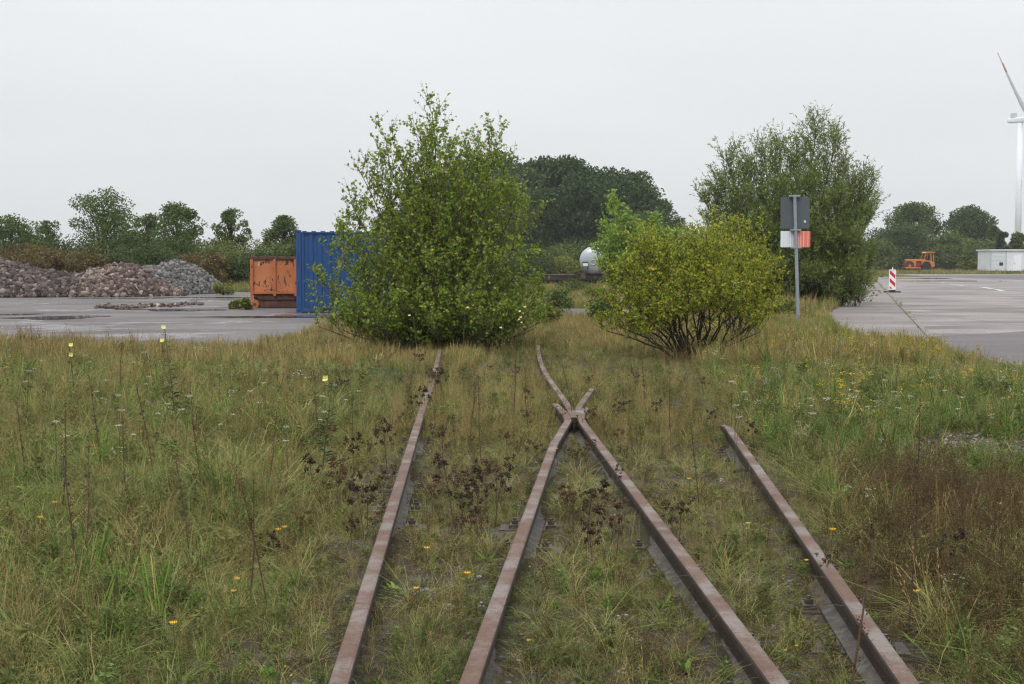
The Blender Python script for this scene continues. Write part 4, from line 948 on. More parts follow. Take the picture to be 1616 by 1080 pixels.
def pile(name, label, px0, px1, yb_, prof, depth, mat, n, size, seed):
    """heap whose crest follows prof = [(px, py of crest)...]; base front line at pixel row yb_"""
    g = np.random.default_rng(seed); Yf = G(800, yb_).y; Yc = Yf + depth / 2
    pxs = g.uniform(px0, px1, n); crest = np.interp(pxs, [a for a, b_ in prof], [P(a, b_, Yc).z for a, b_ in prof])
    crest = np.maximum(crest, 0)
    x = (pxs - CX) * Yc / F; u = g.uniform(-1, .55, n)
    prof_ = (1 - np.abs(u)) ** .8
    y = Yc + u * depth / 2 * np.clip(crest / .9, .3, 1.4); z = crest * prof_ + g.normal(0, .03, n) 
    o = rocks(name, np.stack([x, y, np.maximum(z, .03)], -1), size * np.minimum(g.lognormal(-.08, .45, n), 2.1), mat, g)
    tag(o, label, 'rubble', kind='stuff')
    # core of the heap
    K = 60; pp = np.linspace(px0, px1, K); cz = np.maximum(0, np.interp(pp, [a for a, b_ in prof], [P(a, b_, Yc).z for a, b_ in prof]) - size * .6); vs = []
    us = np.linspace(-1, 1, 9)
    for a, c_ in zip(pp, cz):
        for uu in us: vs.append(((a - CX) * Yc / F, Yc + uu * depth / 2 * min(1.4, max(.3, c_ / .9)), c_ * (1 - abs(uu)) ** .8 - .02))
    vs = np.array(vs); id_ = np.arange(K * 9).reshape(K, 9); f = np.stack([id_[:-1, :-1], id_[1:, :-1], id_[1:, 1:], id_[:-1, 1:]], -1).reshape(-1, 4)
    core = mesh('core', vs, f, M['soil'], o)
    return o
pile('brick_rubble', 'left heap of dark brick and stone rubble at the yard edge', -120, 215, 469.5, [(-120, 408), (-40, 406), (0, 411), (25, 416), (60, 428), (85, 430), (120, 437), (160, 447), (215, 469)], 4.4, M['dark_rubble'], 8500, .155, 1)
pile('brick_rubble', 'middle heap of reddish brown broken bricks and stones', 95, 290, 469, [(95, 466), (120, 440), (145, 428), (180, 421), (212, 419), (228, 428), (250, 447), (290, 468)], 4.0, M['brick_rubble'], 7000, .15, 2)
pile('cobble_heap', 'right heap of uniform grey cobblestones', 205, 365, 465, [(205, 440), (225, 423), (250, 421), (275, 413), (290, 414), (320, 428), (345, 448), (365, 465)], 5.0, M['cobble'], 8500, .12, 3)
g = np.random.default_rng(44); n = 260; pxs = g.uniform(150, 320, n)
pts = [G(a, b_) for a, b_ in zip(pxs, np.interp(pxs, [150, 210, 240, 320], [486, 486.5, 483.5, 481]) + g.normal(0, .8, n))]
tag(rocks('loose_rubble', [(p.x, p.y, .03) for p in pts], .09 * g.lognormal(0, .4, n), M['brick_rubble'], g), 'strip of loose broken bricks lying on the asphalt', 'rubble', kind='stuff')

# ------------------------------------------------------------------ grass, herbs, litter and gravel (scattered ground cover)
M['blade_green'] = grassmat('green_blade', (.065, .105, .02), (.17, .22, .055), (.27, .26, .10))
M['blade_lush'] = grassmat('lush_blade', (.05, .12, .018), (.13, .24, .04), (.19, .24, .06))
M['blade_straw'] = grassmat('straw_blade', (.20, .155, .06), (.42, .34, .14), (.28, .20, .08))
M['blade_brown'] = grassmat('brown_dead_stalk', (.055, .038, .02), (.16, .115, .055), (.10, .065, .03))
M['herb'] = grassmat('herb_leaf', (.06, .10, .024), (.15, .19, .06), (.20, .18, .06))
M['moss'] = grassmat('moss', (.045, .055, .012), (.12, .13, .03), (.13, .085, .03))
M['rosette'] = grassmat('grey_green_leaf', (.07, .085, .05), (.15, .18, .10), (.10, .13, .05))
M['yellow'] = grassmat('yellow_petal', (.55, .38, .02), (.65, .48, .04), (.5, .30, .02), .1)
M['white_fl'] = grassmat('white_floret', (.42, .42, .36), (.6, .6, .52), (.4, .38, .3), .1)
SM = [M[k_] for k_ in ('blade_green', 'blade_lush', 'blade_straw', 'blade_brown', 'herb', 'moss', 'rosette', 'yellow', 'white_fl', 'pale_stone', 'ballast')]
class TP:
    def __init__(s, seed): s.v = []; s.f = []; s.m = []; s.r = []; s.g = random.Random(seed)
    def quadstrip(s, pts, w, m, rnd, side=None):
        d = Vector(pts[-1]) - Vector(pts[0]); a = s.g.uniform(0, 6.28)
        sd = side or Vector((math.cos(a), math.sin(a), 0)); b = len(s.v)
        for p, ww in zip(pts, w): s.v += [tuple(Vector(p) - sd * ww / 2), tuple(Vector(p) + sd * ww / 2)]
        for i in range(len(pts) - 1): s.f.append((b + 2 * i, b + 2 * i + 1, b + 2 * i + 3, b + 2 * i + 2)); s.m.append(m); s.r.append(rnd)
    def blade(s, h, w, m, spread=.06, lean=.5, arch=.4, up=1):
        g = s.g; a = g.uniform(0, 6.28); r0 = spread * g.random() ** .5; ba = g.uniform(0, 6.28)
        p0 = Vector((r0 * math.cos(ba), r0 * math.sin(ba), 0)); h = h * g.uniform(.55, 1.15); l = lean * g.uniform(.2, 1.2) * h; ar = arch * g.uniform(.2, 1.3)
        dx = Vector((math.cos(a), math.sin(a), 0)); pts = []
        for u in (0, .4, .75, 1): pts.append(p0 + dx * l * (u + ar * u * u) + Vector((0, 0, h * (u - ar * .55 * u * u * u))))
        s.quadstrip(pts, [w, w * .9, w * .6, w * .12], m, g.random(), Vector((-dx.y, dx.x, 0)))
        return pts
    def leaf(s, p, L, W, m, d=None, rnd=None):
        g = s.g; d = d or Vector((g.gauss(0, 1), g.gauss(0, 1), g.gauss(.25, .6))); d.normalize(); sd = d.cross(Vector((g.gauss(0, 1), g.gauss(0, 1), g.gauss(0, 1)))).normalized(); b = len(s.v); p = Vector(p)
        s.v += [tuple(p), tuple(p + d * L * .5 + sd * W / 2), tuple(p + d * L), tuple(p + d * L * .5 - sd * W / 2)]; s.f.append((b, b + 1, b + 2, b + 3)); s.m.append(m); s.r.append(g.random() if rnd is None else rnd)
def T_tuft(seed, h, w, n, m, spread=.05, lean=.5, arch=.5, straw=.12):
    t = TP(seed)
    for i in range(n): t.blade(h, w, 2 if t.g.random() < straw else m, spread, lean, arch)
    return t
def T_straw(seed, h, n, w=.0022, spread=.08, head=True, m=2):
    t = TP(seed)
    for i in range(n):
        pts = t.blade(h, w, m, spread, .28, .25)
        if head and t.g.random() < .6:
            tip = pts[-1]; d = (pts[-1] - pts[-2]).normalized()
            for k in range(7): t.leaf(tip - d * .015 * k, .022, .005, m, d + Vector((t.g.gauss(0, .3), t.g.gauss(0, .3), .1)))
    for i in range(n // 2): t.blade(h * .45, w * 1.3, 0 if t.g.random() < .4 else 2, spread, .7, .6)
    return t
def T_mat(seed, n, rad, h, L, W, m):
    t = TP(seed)
    for i in range(n):
        a = t.g.uniform(0, 6.28); r0 = rad * t.g.random() ** .6; t.leaf((r0 * math.cos(a), r0 * math.sin(a), t.g.random() * h * (1 - r0 / rad * .6)), L * t.g.uniform(.5, 1.3), W * t.g.uniform(.6, 1.3), m if t.g.random() < .88 else 3)
    return t
def T_stalk(seed, h, n, m=3, lf=0, lm=4, L=.02):
    t = TP(seed)
    for i in range(n):
        pts = t.blade(h, .003, m, .05, .2, .1); 
        for k in range(7):
            u = t.g.uniform(.4, 1) * 2.99; j = int(u); p = pts[j].lerp(pts[j + 1], u - j); a = t.g.uniform(0, 6.28); d = Vector((math.cos(a), math.sin(a), 1.1)).normalized(); L_ = h * t.g.uniform(.08, .22)
            t.quadstrip([p, p + d * L_], [.002, .001], m, t.g.random())
            for q in range(3): t.leaf(p + d * L_ * t.g.uniform(.5, 1), .010, .008, m)
        for k in range(lf):
            u = t.g.uniform(.05, .95) * 2.99; j = int(u); p = pts[j].lerp(pts[j + 1], u - j); t.leaf(p, L * t.g.uniform(.6, 1.3), L * .35, lm)
    return t
def T_litter(seed, n=26):
    t = TP(seed)
    for i in range(n):
        a = t.g.uniform(0, 6.28); L_ = t.g.uniform(.04, .22); p = Vector((t.g.gauss(0, .09), t.g.gauss(0, .09), t.g.uniform(.003, .03))); d = Vector((math.cos(a), math.sin(a), t.g.gauss(0, .12)))
        t.quadstrip([p, p + d * L_ * .5 + Vector((0, 0, .008)), p + d * L_], [.003, .003, .001], 2 if t.g.random() < .5 else 3, t.g.random())
    return t
def T_rosette(seed, n=12, L=.13, m=6):
    t = TP(seed)
    for i in range(n):
        a = 2.4 * i; e = t.g.uniform(.15, .9); d = Vector((math.cos(a) * math.cos(e), math.sin(a) * math.cos(e), math.sin(e))); l = L * t.g.uniform(.6, 1.2); sd = Vector((-math.sin(a), math.cos(a), 0))
        pts = [Vector((0, 0, .005)), d * l * .5 + Vector((0, 0, .005)), d * l + Vector((0, 0, -.02 * e))]; t.quadstrip(pts, [.006, l * .22, .004], m, t.g.random(), sd)
    return t
def T_flowers(seed, h=.3, nst=6, m=7, heads=4, hs=.012):
    t = TP(seed)
    for i in range(nst):
        pts = t.blade(h, .0028, 4, .07, .3, .15)
        for k in range(9):
            u = t.g.uniform(.05, .8) * 2.99; j = int(u); t.leaf(pts[j].lerp(pts[j + 1], u - j), .035, .009, 4)
        for k in range(heads):
            c_ = pts[-1] + Vector((t.g.gauss(0, .02), t.g.gauss(0, .02), t.g.gauss(0, .012))); rn = t.g.random()
            for q in range(5): a = q * 1.257; t.leaf(c_, hs, hs * .7, m, Vector((math.cos(a), math.sin(a), .35)), rn)
    return t
def T_stones(seed, n, s, m, rad=.16):
    t = TP(seed); g_ = np.random.default_rng(seed)
    for i in range(n):
        a = t.g.uniform(0, 6.28); r0 = rad * t.g.random() ** .5; sz = s * t.g.uniform(.5, 1.5); v_ = rock(g_) + g_.uniform(-.2, .2, (8, 3)); v_ = v_ * np.array((1, .8, .5)) * sz; th = t.g.uniform(0, 6.28)
        R = np.array([[math.cos(th), -math.sin(th), 0], [math.sin(th), math.cos(th), 0], [0, 0, 1]]); v_ = v_ @ R.T + np.array([r0 * math.cos(a), r0 * math.sin(a), sz * .15]); b = len(t.v); t.v += [tuple(q) for q in v_]
        rn = t.g.random()
        for f in [(4, 5, 6, 7), (0, 1, 5, 4), (1, 2, 6, 5), (2, 3, 7, 6), (3, 0, 4, 7)]: t.f.append(tuple(b + k for k in f)); t.m.append(m); t.r.append(rn)
    return t
TYPES = {}
TL = []
def reg(name, *ts): TYPES[name] = list(range(len(TL), len(TL) + len(ts))); TL.extend(ts)
reg('green', T_tuft(1, .24, .0046, 34, 0, .05, .9, 1.0), T_tuft(2, .30, .005, 30, 0, .06, 1.0, 1.2), T_tuft(3, .20, .004, 40, 0, .07, .9, .9), T_tuft(70, .34, .0058, 22, 0, .04, 1.1, 1.3, .2))
reg('tallgreen', T_tuft(4, .42, .006, 26, 0, .06, .45, .7), T_tuft(5, .5, .007, 22, 1, .05, .35, .6, .06))
reg('lush', T_tuft(6, .22, .006, 36, 1, .08, .7, .8, .03), T_mat(7, 130, .14, .13, .035, .016, 1), T_stalk(8, .26, 7, 4, 14, 1, .035))
reg('straw', T_straw(9, .42, 26), T_straw(10, .34, 30), T_straw(11, .5, 20))
reg('shortstraw', T_tuft(12, .22, .003, 26, 2, .08, 1.1, 1.0, 1), T_straw(13, .15, 24, .0024, .1, False), T_tuft(71, .16, .003, 26, 2, .09, 1.6, 1.0, 1), T_litter(14))
reg('moss', T_mat(15, 150, .13, .035, .016, .009, 5), T_mat(16, 120, .12, .05, .018, .010, 5))
reg('leafy', T_stalk(60, .24, 5, 4, 22, 4, .05), T_stalk(61, .17, 6, 4, 20, 1, .042), T_mat(62, 60, .13, .12, .06, .024, 4))
reg('herb', T_mat(17, 100, .12, .10, .028, .012, 4), T_stalk(18, .2, 7, 4, 12, 4, .026), T_mat(19, 90, .11, .07, .03, .012, 6))
reg('brown', T_stalk(20, .28, 6, 3, 4, 3), T_stalk(21, .36, 5, 3, 2, 3), T_mat(22, 110, .11, .10, .018, .008, 3))
reg('litter', T_litter(23, 34), T_litter(24, 22))
reg('rosette', T_rosette(25), T_rosette(26, 9, .09, 4), T_rosette(27, 14, .17, 1))
reg('yellowfl', T_flowers(28, .32, 6), T_flowers(29, .24, 5, 7, 3), T_flowers(30, .4, 5, 7, 6))
reg('whitefl', T_flowers(31, .3, 4, 8, 5, .009))
reg('gravel', T_stones(32, 16, .028, 10), T_stones(33, 22, .02, 10), T_stones(36, 12, .03, 9))
reg('fartuft', T_tuft(34, .30, .011, 26, 0, .16, .5, .5, .35), T_tuft(35, .26, .011, 26, 0, .16, .6, .6, .2))
reg('farstraw', T_tuft(37, .42, .008, 34, 2, .16, .25, .3, 1), T_tuft(38, .36, .009, 30, 2, .16, .3, .3, 1))
reg('yellowsprig', T_flowers(39, .22, 2, 7, 1, .016))

def scatter(name, sel, pts, idx, rot, scl, tint, label):
    """one ground-cover object: templates and seed points live in its own mesh, geometry nodes place them"""
    used = sorted(set(idx.tolist())); V = []; Fc = []; Mi = []; R = []; code = []
    for i in used:
        t = TL[i]; b = len(V); V += t.v; Fc += [tuple(k + b for k in f) for f in t.f]; Mi += t.m; R += t.r; code += [i] * len(t.v)
    nb = len(V); V = np.concatenate([np.array(V, np.float32), pts.astype(np.float32)])
    me = bpy.data.meshes.new(name); me.from_pydata(V.tolist(), [], Fc); 
    for m_ in SM: me.materials.append(m_)
    me.polygons.foreach_set('material_index', np.array(Mi, np.int32))
    a = me.attributes.new('rnd', 'FLOAT', 'FACE'); a.data.foreach_set('value', np.array(R, np.float32))
    a = me.attributes.new('code', 'INT', 'POINT'); a.data.foreach_set('value', np.concatenate([code, 1000 + idx]).astype(np.int32))
    z = np.zeros(nb)
    for nm, arr in (('scl', scl), ('tint', tint)): a = me.attributes.new(nm, 'FLOAT', 'POINT'); a.data.foreach_set('value', np.concatenate([z, arr]).astype(np.float32))
    a = me.attributes.new('rot', 'FLOAT_VECTOR', 'POINT'); a.data.foreach_set('vector', np.concatenate([np.zeros((nb, 3)), rot]).astype(np.float32).ravel())
    o = link(bpy.data.objects.new(name, me)); tag(o, label, 'ground cover', kind='stuff')
    ng = bpy.data.node_groups.new(name + '_nodes', 'GeometryNodeTree'); ng.interface.new_socket('Geometry', in_out='INPUT', socket_type='NodeSocketGeometry'); ng.interface.new_socket('Geometry', in_out='OUTPUT', socket_type='NodeSocketGeometry')
    gi = ng.nodes.new('NodeGroupInput'); go = ng.nodes.new('NodeGroupOutput'); jn = ng.nodes.new('GeometryNodeJoinGeometry')
    def named(nm, ty): n = ng.nodes.new('GeometryNodeInputNamedAttribute'); n.data_type = ty; n.inputs['Name'].default_value = nm; return n.outputs['Attribute']
    cd = named('code', 'INT'); rt_ = named('rot', 'FLOAT_VECTOR'); sc_ = named('scl', 'FLOAT'); e2r = ng.nodes.new('FunctionNodeEulerToRotation'); ng.links.new(rt_, e2r.inputs[0])
    def pick(val, src):
        c_ = ng.nodes.new('FunctionNodeCompare'); c_.data_type = 'INT'; c_.operation = 'EQUAL'; ng.links.new(cd, c_.inputs[2]); c_.inputs[3].default_value = val
        s = ng.nodes.new('GeometryNodeSeparateGeometry'); s.domain = 'POINT'; ng.links.new(src, s.inputs[0]); ng.links.new(c_.outputs[0], s.inputs[1]); return s.outputs[0]
    for i in used:
        ip = ng.nodes.new('GeometryNodeInstanceOnPoints'); ng.links.new(pick(1000 + i, gi.outputs[0]), ip.inputs['Points']); ng.links.new(pick(i, gi.outputs[0]), ip.inputs['Instance'])
        ng.links.new(e2r.outputs[0], ip.inputs['Rotation']); ng.links.new(sc_, ip.inputs['Scale']); ng.links.new(ip.outputs[0], jn.inputs[0])
    ng.links.new(jn.outputs[0], go.inputs[0]); md = o.modifiers.new('scatter', 'NODES'); md.node_group = ng
    return o

g = np.random.default_rng(101)
def vnoise(x, y, s, seed):
    gg = np.random.default_rng(seed); out = np.zeros_like(x)
    for k in range(7):
        a = gg.uniform(0, 6.28); f = gg.uniform(.6, 1.7) / s; out += np.sin((x * math.cos(a) + y * math.sin(a)) * f * 6.28 / 2 + gg.uniform(0, 6.28))
    return out / 3.2
# candidate positions
bands = [(3.4, 6, 800), (6, 9, 620), (9, 13, 400), (13, 18, 230), (18, 24, 95), (24, 31, 75), (31, 40, 48), (40, 56, 20), (56, 90, 9), (90, 150, 3.2), (150, 200, 1.6)]
PX = []; PY = []
for y0, y1, dn in bands:
    hw = .385 * y1 + 1.6; n = int((y1 - y0) * 2 * hw * dn); x = g.uniform(-hw, hw, n); y = g.uniform(y0, y1, n); k_ = np.abs(x) < .385 * y + 1.6; PX.append(x[k_]); PY.append(y[k_])
x = np.concatenate(PX); y = np.concatenate(PY)
inl = inside(left_yard, x, y); inr = inside(right_yard, x, y); ins = inside(old_strip, x, y); inp = inside(dark_patch, x, y)
edge = g.random(len(x))
keep = ~(inl | inr | inp) & (~ins | ((edge < .10) & (vnoise(x, y, 3, 5) > .3)))
# scruffy tufts creeping over the yard edges
for pl in (left_yard, right_yard): pass
roadx = inside([(44, 78, 0), (150, 70, 0), (160, 160, 0), (40, 165, 0)], x, y); keep &= ~roadx
x = x[keep]; y = y[keep]; ins = ins[keep]
def railx(Pa, Pb, yy): return Pa.x + (Pb.x - Pa.x) * (yy - Pa.y) / (Pb.y - Pa.y)
ra, rb_, rc_, rd = (railx(a, b_, y) for a, b_ in ((A1, A2), (B1, B2), (C1, C2), (D1, D2)))
near = y < 24
yf = 12.0
rails_ = [np.abs(x - ra), np.where(y < yf + 1.2, np.abs(x - rb_), 9), np.where(y < yf + 8, np.abs(x - np.interp(y, [p.y for p in ([C1] + nC)], [p.x for p in ([C1] + nC)])), 9), np.abs(x - rd)]
rails_[1] = np.where(y > yf + .5, np.where(y < 15, np.abs(x - np.interp(y, [p.y for p in nB], [p.x for p in nB])), 9), rails_[1])
dr = np.minimum.reduce(rails_)
keep = ~(near & (dr < .042)); x, y, dr, ra, rd, ins, rc_, rb_ = (q[keep] for q in (x, y, dr, ra, rd, ins, rc_, rb_))
n = len(x); near = y < 24
intrack = (x > ra - .35) & (x < rd + .3) & (y < 24)
leftz = x < ra - .35; rightz = x > rd + .3
n1 = vnoise(x, y, 2.2, 1); n2 = vnoise(x, y, 1.0, 2); n3 = vnoise(x, y, 5, 3); n4 = vnoise(x, y, .5, 4)
u = g.random(n); names = list(TYPES); sel = np.full(n, -1)
def choose(mask, table):
    """table: list of (type, weight array or number)"""
    W = np.stack([np.broadcast_to(np.maximum(np.asarray(w, float), 0), n) for _, w in table], 1); W = W / W.sum(1, keepdims=True); c_ = W.cumsum(1)
    k_ = (u[:, None] > c_).sum(1).clip(0, len(table) - 1); ids = np.array([names.index(a) if a else -2 for a, _ in table])[k_]; sel[mask] = ids[mask]
fg = y < 14
bare = 1 / (1 + np.exp(-(n2 + n4 * .8 - .1) * 3))   # bare, mossy or gravelly spots
green_l = 1 / (1 + np.exp(-(n1 * 1.2 + (-(x - ra) - 1.2) * .7) * 1.6))
choose(leftz & (y < 20), [('green', 2.2 * green_l + .6), ('tallgreen', .18 * green_l), ('lush', 1.1 * green_l * (n1 > -.2)), ('shortstraw', .5), ('straw', .16 + .15 * (y > 10)), ('moss', 1.0 * bare), ('herb', .9), ('leafy', .55), ('brown', .38 * (1 - green_l) + .14), ('litter', .8), ('rosette', .10), ('gravel', 1.2 * bare * (y < 9)), (None, .9 * bare), ('yellowsprig', .012), ('whitefl', .03 * (y > 9))])
choose(intrack, [('green', .8), ('shortstraw', .8 + .5 * (n1 > 0)), ('straw', .06 + .55 * (y > 11)), ('moss', 1.6 * bare), ('herb', .9), ('leafy', .3), ('brown', .55 + .35 * (n1 < 0)), ('litter', 1.4), ('gravel', 2.6 * bare * (y < 10)), (None, 1.3 * bare), ('rosette', .06), ('yellowsprig', .03)])
choose(rightz & (y < 20), [('green', 1.6), ('tallgreen', .2 * (y > 7)), ('lush', .5 * (n1 > -.3)), ('shortstraw', 1.0 + .6 * (n3 > .2)), ('straw', .18), ('moss', .8 * bare), ('herb', 1.1), ('leafy', .5), ('brown', .2), ('litter', .8), ('gravel', 1.0 * bare), (None, .4 * bare), ('whitefl', .04), ('yellowfl', .10 * (y > 12)), ('rosette', .08), ('yellowsprig', .012)])
midl = (y >= 20) & (x < -.5) & (y < 40); choose(midl, [('fartuft', 1.3), ('farstraw', .6 + .5 * (x > -5)), ('green', .8), ('herb', .8), ('brown', .35), ('whitefl', .08), ('yellowsprig', .03)])
midc = (y >= 20) & (x >= -.5) & (x < 2.9) & (y < 40) & ~intrack; choose(midc, [('fartuft', 1.3), ('leafy', .5), ('lush', .3), ('farstraw', .7), ('straw', .5), ('brown', .2), ('herb', .5)])
midr = (y >= 20) & (x >= 2.9) & (y < 40); choose(midr, [('fartuft', 1.6), ('tallgreen', .35), ('farstraw', .7), ('lush', .35), ('yellowfl', .9 * (n1 > -.2)), ('herb', .6), ('whitefl', .08)])
choose(y >= 40, [('fartuft', 1.8), ('farstraw', .55), ('lush', .9)])
# right side trodden soil patch with gravel
dirt = rightz & (((x - 3.9) / 1.25) ** 2 + ((y - 11.3) / 1.15) ** 2 < 1 + .8 * n4); choose(dirt, [('gravel', 2.2), ('litter', .8), ('green', .10), (None, 3)])
smear_growth = rightz & (((x - 2.95) / .75) ** 2 + ((y - 8.6) / 1.3) ** 2 < 1 + .6 * n4); choose(smear_growth, [('brown', 1.2), ('litter', 1.5), ('shortstraw', .5), ('moss', .4), (None, 1.2)])  # dead plants added to darken the area like a smear on the lens
# brown dead growth right of the rightmost rail, added to mimic a dark lens smear
brn = np.clip(1.25 - np.hypot((x - (rd + .45 + .16 * (y - 5))) / .7, (y - 7.0) / 2.8), 0, 1); mk_ = (brn > .25) & (u < 2) & (g.random(n) < brn * .9) & (x > rc_ + .1); choose(mk_, [('brown', 3.2), ('shortstraw', .4), ('straw', .05), ('moss', .4), ('litter', .6), ('herb', .2)])
choose(ins, [('green', 1), ('moss', 1.5), ('herb', .5)])
ok_ = sel >= 0
scl = np.clip(g.lognormal(-.08, .30, n), .4, 1.45); scl = np.where(sel == names.index('gravel'), scl * .75, scl)
scl *= np.where(intrack & near, np.where(y > 11, .72, .62), 1.0)
scl *= np.where(intrack & near & (dr < .16) & (y < 11.5), .72, 1)
scl *= np.where((np.abs(x - ra) < .35) & (y > 12.5) & (y < 24), 1.05, 1)
scl *= np.where(y < 12, .66, np.where(y < 22, .80, .85))
scl *= np.where(leftz, .85 + .25 * np.clip(n3, -1, 1), 1) * np.where(leftz & (x > ra - .8), .75, 1)
scl *= np.where(y > 56, np.where(np.abs(x - 5) < 7, 1.2, 2.0), np.where(y > 40, 1.35, 1))
tallmask = (y > 24) & (y < 84) & (x > -.5) & (x < 7); scl *= np.where(tallmask, .8, 1)
scl *= np.where((y > 20) & (y < 40) & (x > 6), .7, 1)
scl *= np.where(midr & (y < 30), 1.15, 1)
scl *= np.where(ins, .6, 1)
z = H(x, y); z = np.where(ins, .0, z) - .008
tilt = np.stack([g.normal(0, .17, n), g.normal(0, .17, n), g.uniform(0, 6.28, n)], 1)
tint = np.clip(.28 + .28 * n3 + .22 * n2 + g.normal(0, .15, n) + .12 * intrack, 0, 1)
idx = np.zeros(n, int)
for k_, nm in enumerate(names):
    mk_ = sel == k_; idx[mk_] = g.choice(TYPES[nm], mk_.sum())
nk = kB - kA; tk_ = np.clip(((x - kA.x) * nk.x + (y - kA.y) * nk.y) / (nk.x ** 2 + nk.y ** 2), 0, 1); dk = np.hypot(x - kA.x - tk_ * nk.x, y - kA.y - tk_ * nk.y)
sel[(dk < 1.6) & (y > 28) & (g.random(n) < .6)] = -1; scl = np.where((dk < 1.6) & (y > 28), scl * .4, scl)
P3 = np.stack([x, y, z], 1)
layers = [('grass', ('green', 'tallgreen', 'lush', 'straw', 'shortstraw', 'fartuft', 'farstraw'), 'mixed green and straw-coloured wild grass over the whole field'),
          ('weeds', ('herb', 'leafy', 'brown', 'rosette', 'moss', 'yellowfl', 'whitefl', 'yellowsprig'), 'low herbs, moss, dead stalks and small wildflowers among the grass'),
          ('litter', ('litter',), 'dead straw and plant litter lying on the soil'), ('gravel', ('gravel',), 'small stones and gravel showing between the plants')]
for nm, ty, lab in layers:
    mk_ = np.isin(sel, [names.index(a) for a in ty])
    scatter(nm, None, P3[mk_], idx[mk_], tilt[mk_], scl[mk_], tint[mk_], lab)
print('tufts', n)

# ------------------------------------------------------------------ single plants that stand out
M['seed_brown'] = plain('dark_brown_seed_head', (.035, .022, .013), .8, .5, 40); M['seed_rust'] = plain('rust_brown_seed_head', (.075, .045, .02), .8, .4, 40)
M['primrose'] = plain('pale_yellow_petal', (.55, .52, .15), .5, .1, 20); M['gold'] = plain('golden_petal', (.62, .36, .02), .5, .15, 20); M['umbel'] = plain('white_umbel', (.46, .46, .40), .6, .2, 40)
M['plant_leaf'] = plain('weed_leaf', (.07, .11, .03), .5, .35, 15)
def ico(mb, c_, s_, g_, m=0, n=10):
    for i in range(n):
        d = Vector((g_.gauss(0, 1), g_.gauss(0, 1), g_.gauss(0, 1))).normalized(); p = Vector(c_) + d * s_ * g_.uniform(.2, 1); e = d.orthogonal().normalized() * s_ * .35; f = d.cross(e).normalized() * s_ * .35
        mb.add([p - e, p - f, p + e, p + f, p + d * s_ * .5], [(0, 1, 4), (1, 2, 4), (2, 3, 4), (3, 0, 4)], m)
def weed_seedhead(seed, h, mat, label, group):
    g_ = random.Random(seed); t = thing('seed_head_weed', label, 'weed', group=group); st = MB(); hd = MB(); lf = MB()
    top = Vector((g_.gauss(0, .05), g_.gauss(0, .05), h)); st.tube([(0, 0, -.03), top * .5 + Vector((g_.gauss(0, .01), 0, 0)), top], [.0035, .003, .002], 5)
    for i in range(9):
        u = g_.uniform(.55, 1); p = top * u; a = g_.uniform(0, 6.28); l = g_.uniform(.05, .13); q = p + Vector((math.cos(a) * l * .8, math.sin(a) * l * .8, l * .8)); st.tube([p, q], [.0018, .0012], 3); ico(hd, q, g_.uniform(.016, .030), g_, 0, 16)
    ico(hd, top, .028, g_, 0, 18); st.build('stem', M['stem_brown'], t); hd.build('seed_head', M[mat], t); return t
def weed_primrose(seed, h, nf, label):
    g_ = random.Random(seed); t = thing('evening_primrose', label, 'flower'); st = MB(); lf = MB()
    top = Vector((g_.gauss(0, .08), g_.gauss(0, .05), h)); st.tube([(0, 0, -.03), top * .5, top], [.006, .005, .003], 6); st.build('stem', M['stem_green'], t)
    for i in range(40):
        u = g_.uniform(.1, .97); p = top * u; a = g_.uniform(0, 6.28); L_ = .11 * (1.1 - u * .6); d = Vector((math.cos(a), math.sin(a), .5)).normalized(); s_ = Vector((-math.sin(a), math.cos(a), 0)) * L_ * .12
        lf.add([p, p + d * L_ * .5 + s_, p + d * L_ - Vector((0, 0, L_ * .2)), p + d * L_ * .5 - s_], [(0, 1, 2, 3)])
    lf.build('leaves', M['plant_leaf'], t)
    for k in range(nf):
        c_ = top * (1 - .13 * k) + Vector((g_.gauss(0, .03), g_.gauss(0, .03), 0)); fl = MB()
        nrm = Vector((g_.gauss(0, .5), -1, g_.uniform(.2, 1))).normalized(); e = nrm.orthogonal().normalized(); f = nrm.cross(e)
        for q in range(4):
            a = q * 1.5708; d = (e * math.cos(a) + f * math.sin(a)); s_ = (e * -math.sin(a) + f * math.cos(a)); fl.add([c_, c_ + (d * .7 + s_ * .6) * .022 + nrm * .01, c_ + d * .026 + nrm * .016, c_ + (d * .7 - s_ * .6) * .022 + nrm * .01], [(0, 1, 2, 3)])
        fl.build('flower', M['primrose'], t)
    return t
def weed_umbel(seed, h):
    g_ = random.Random(seed); t = thing('wild_carrot', 'wild carrot with small white umbels in the meadow', 'flower', group='white umbel flowers in the meadow'); st = MB(); hd = MB()
    for k in range(2):
        top = Vector((g_.gauss(0, .07), g_.gauss(0, .07), h * g_.uniform(.75, 1))); st.tube([(0, 0, -.03), top * .5, top], [.003, .0025, .002], 4)
        R0 = g_.uniform(.018, .032)
        for i in range(26):
            a = g_.uniform(0, 6.28); r0 = R0 * g_.random() ** .5; p = top + Vector((r0 * math.cos(a), r0 * math.sin(a), .012 + g_.gauss(0, .003)))
            hd.add([p + Vector((-.006, 0, 0)), p + Vector((0, -.006, .001)), p + Vector((.006, 0, 0)), p + Vector((0, .006, .001))], [(0, 1, 2, 3)])
    st.build('stem', M['stem_green'], t); hd.build('umbel', M['umbel'], t); return t
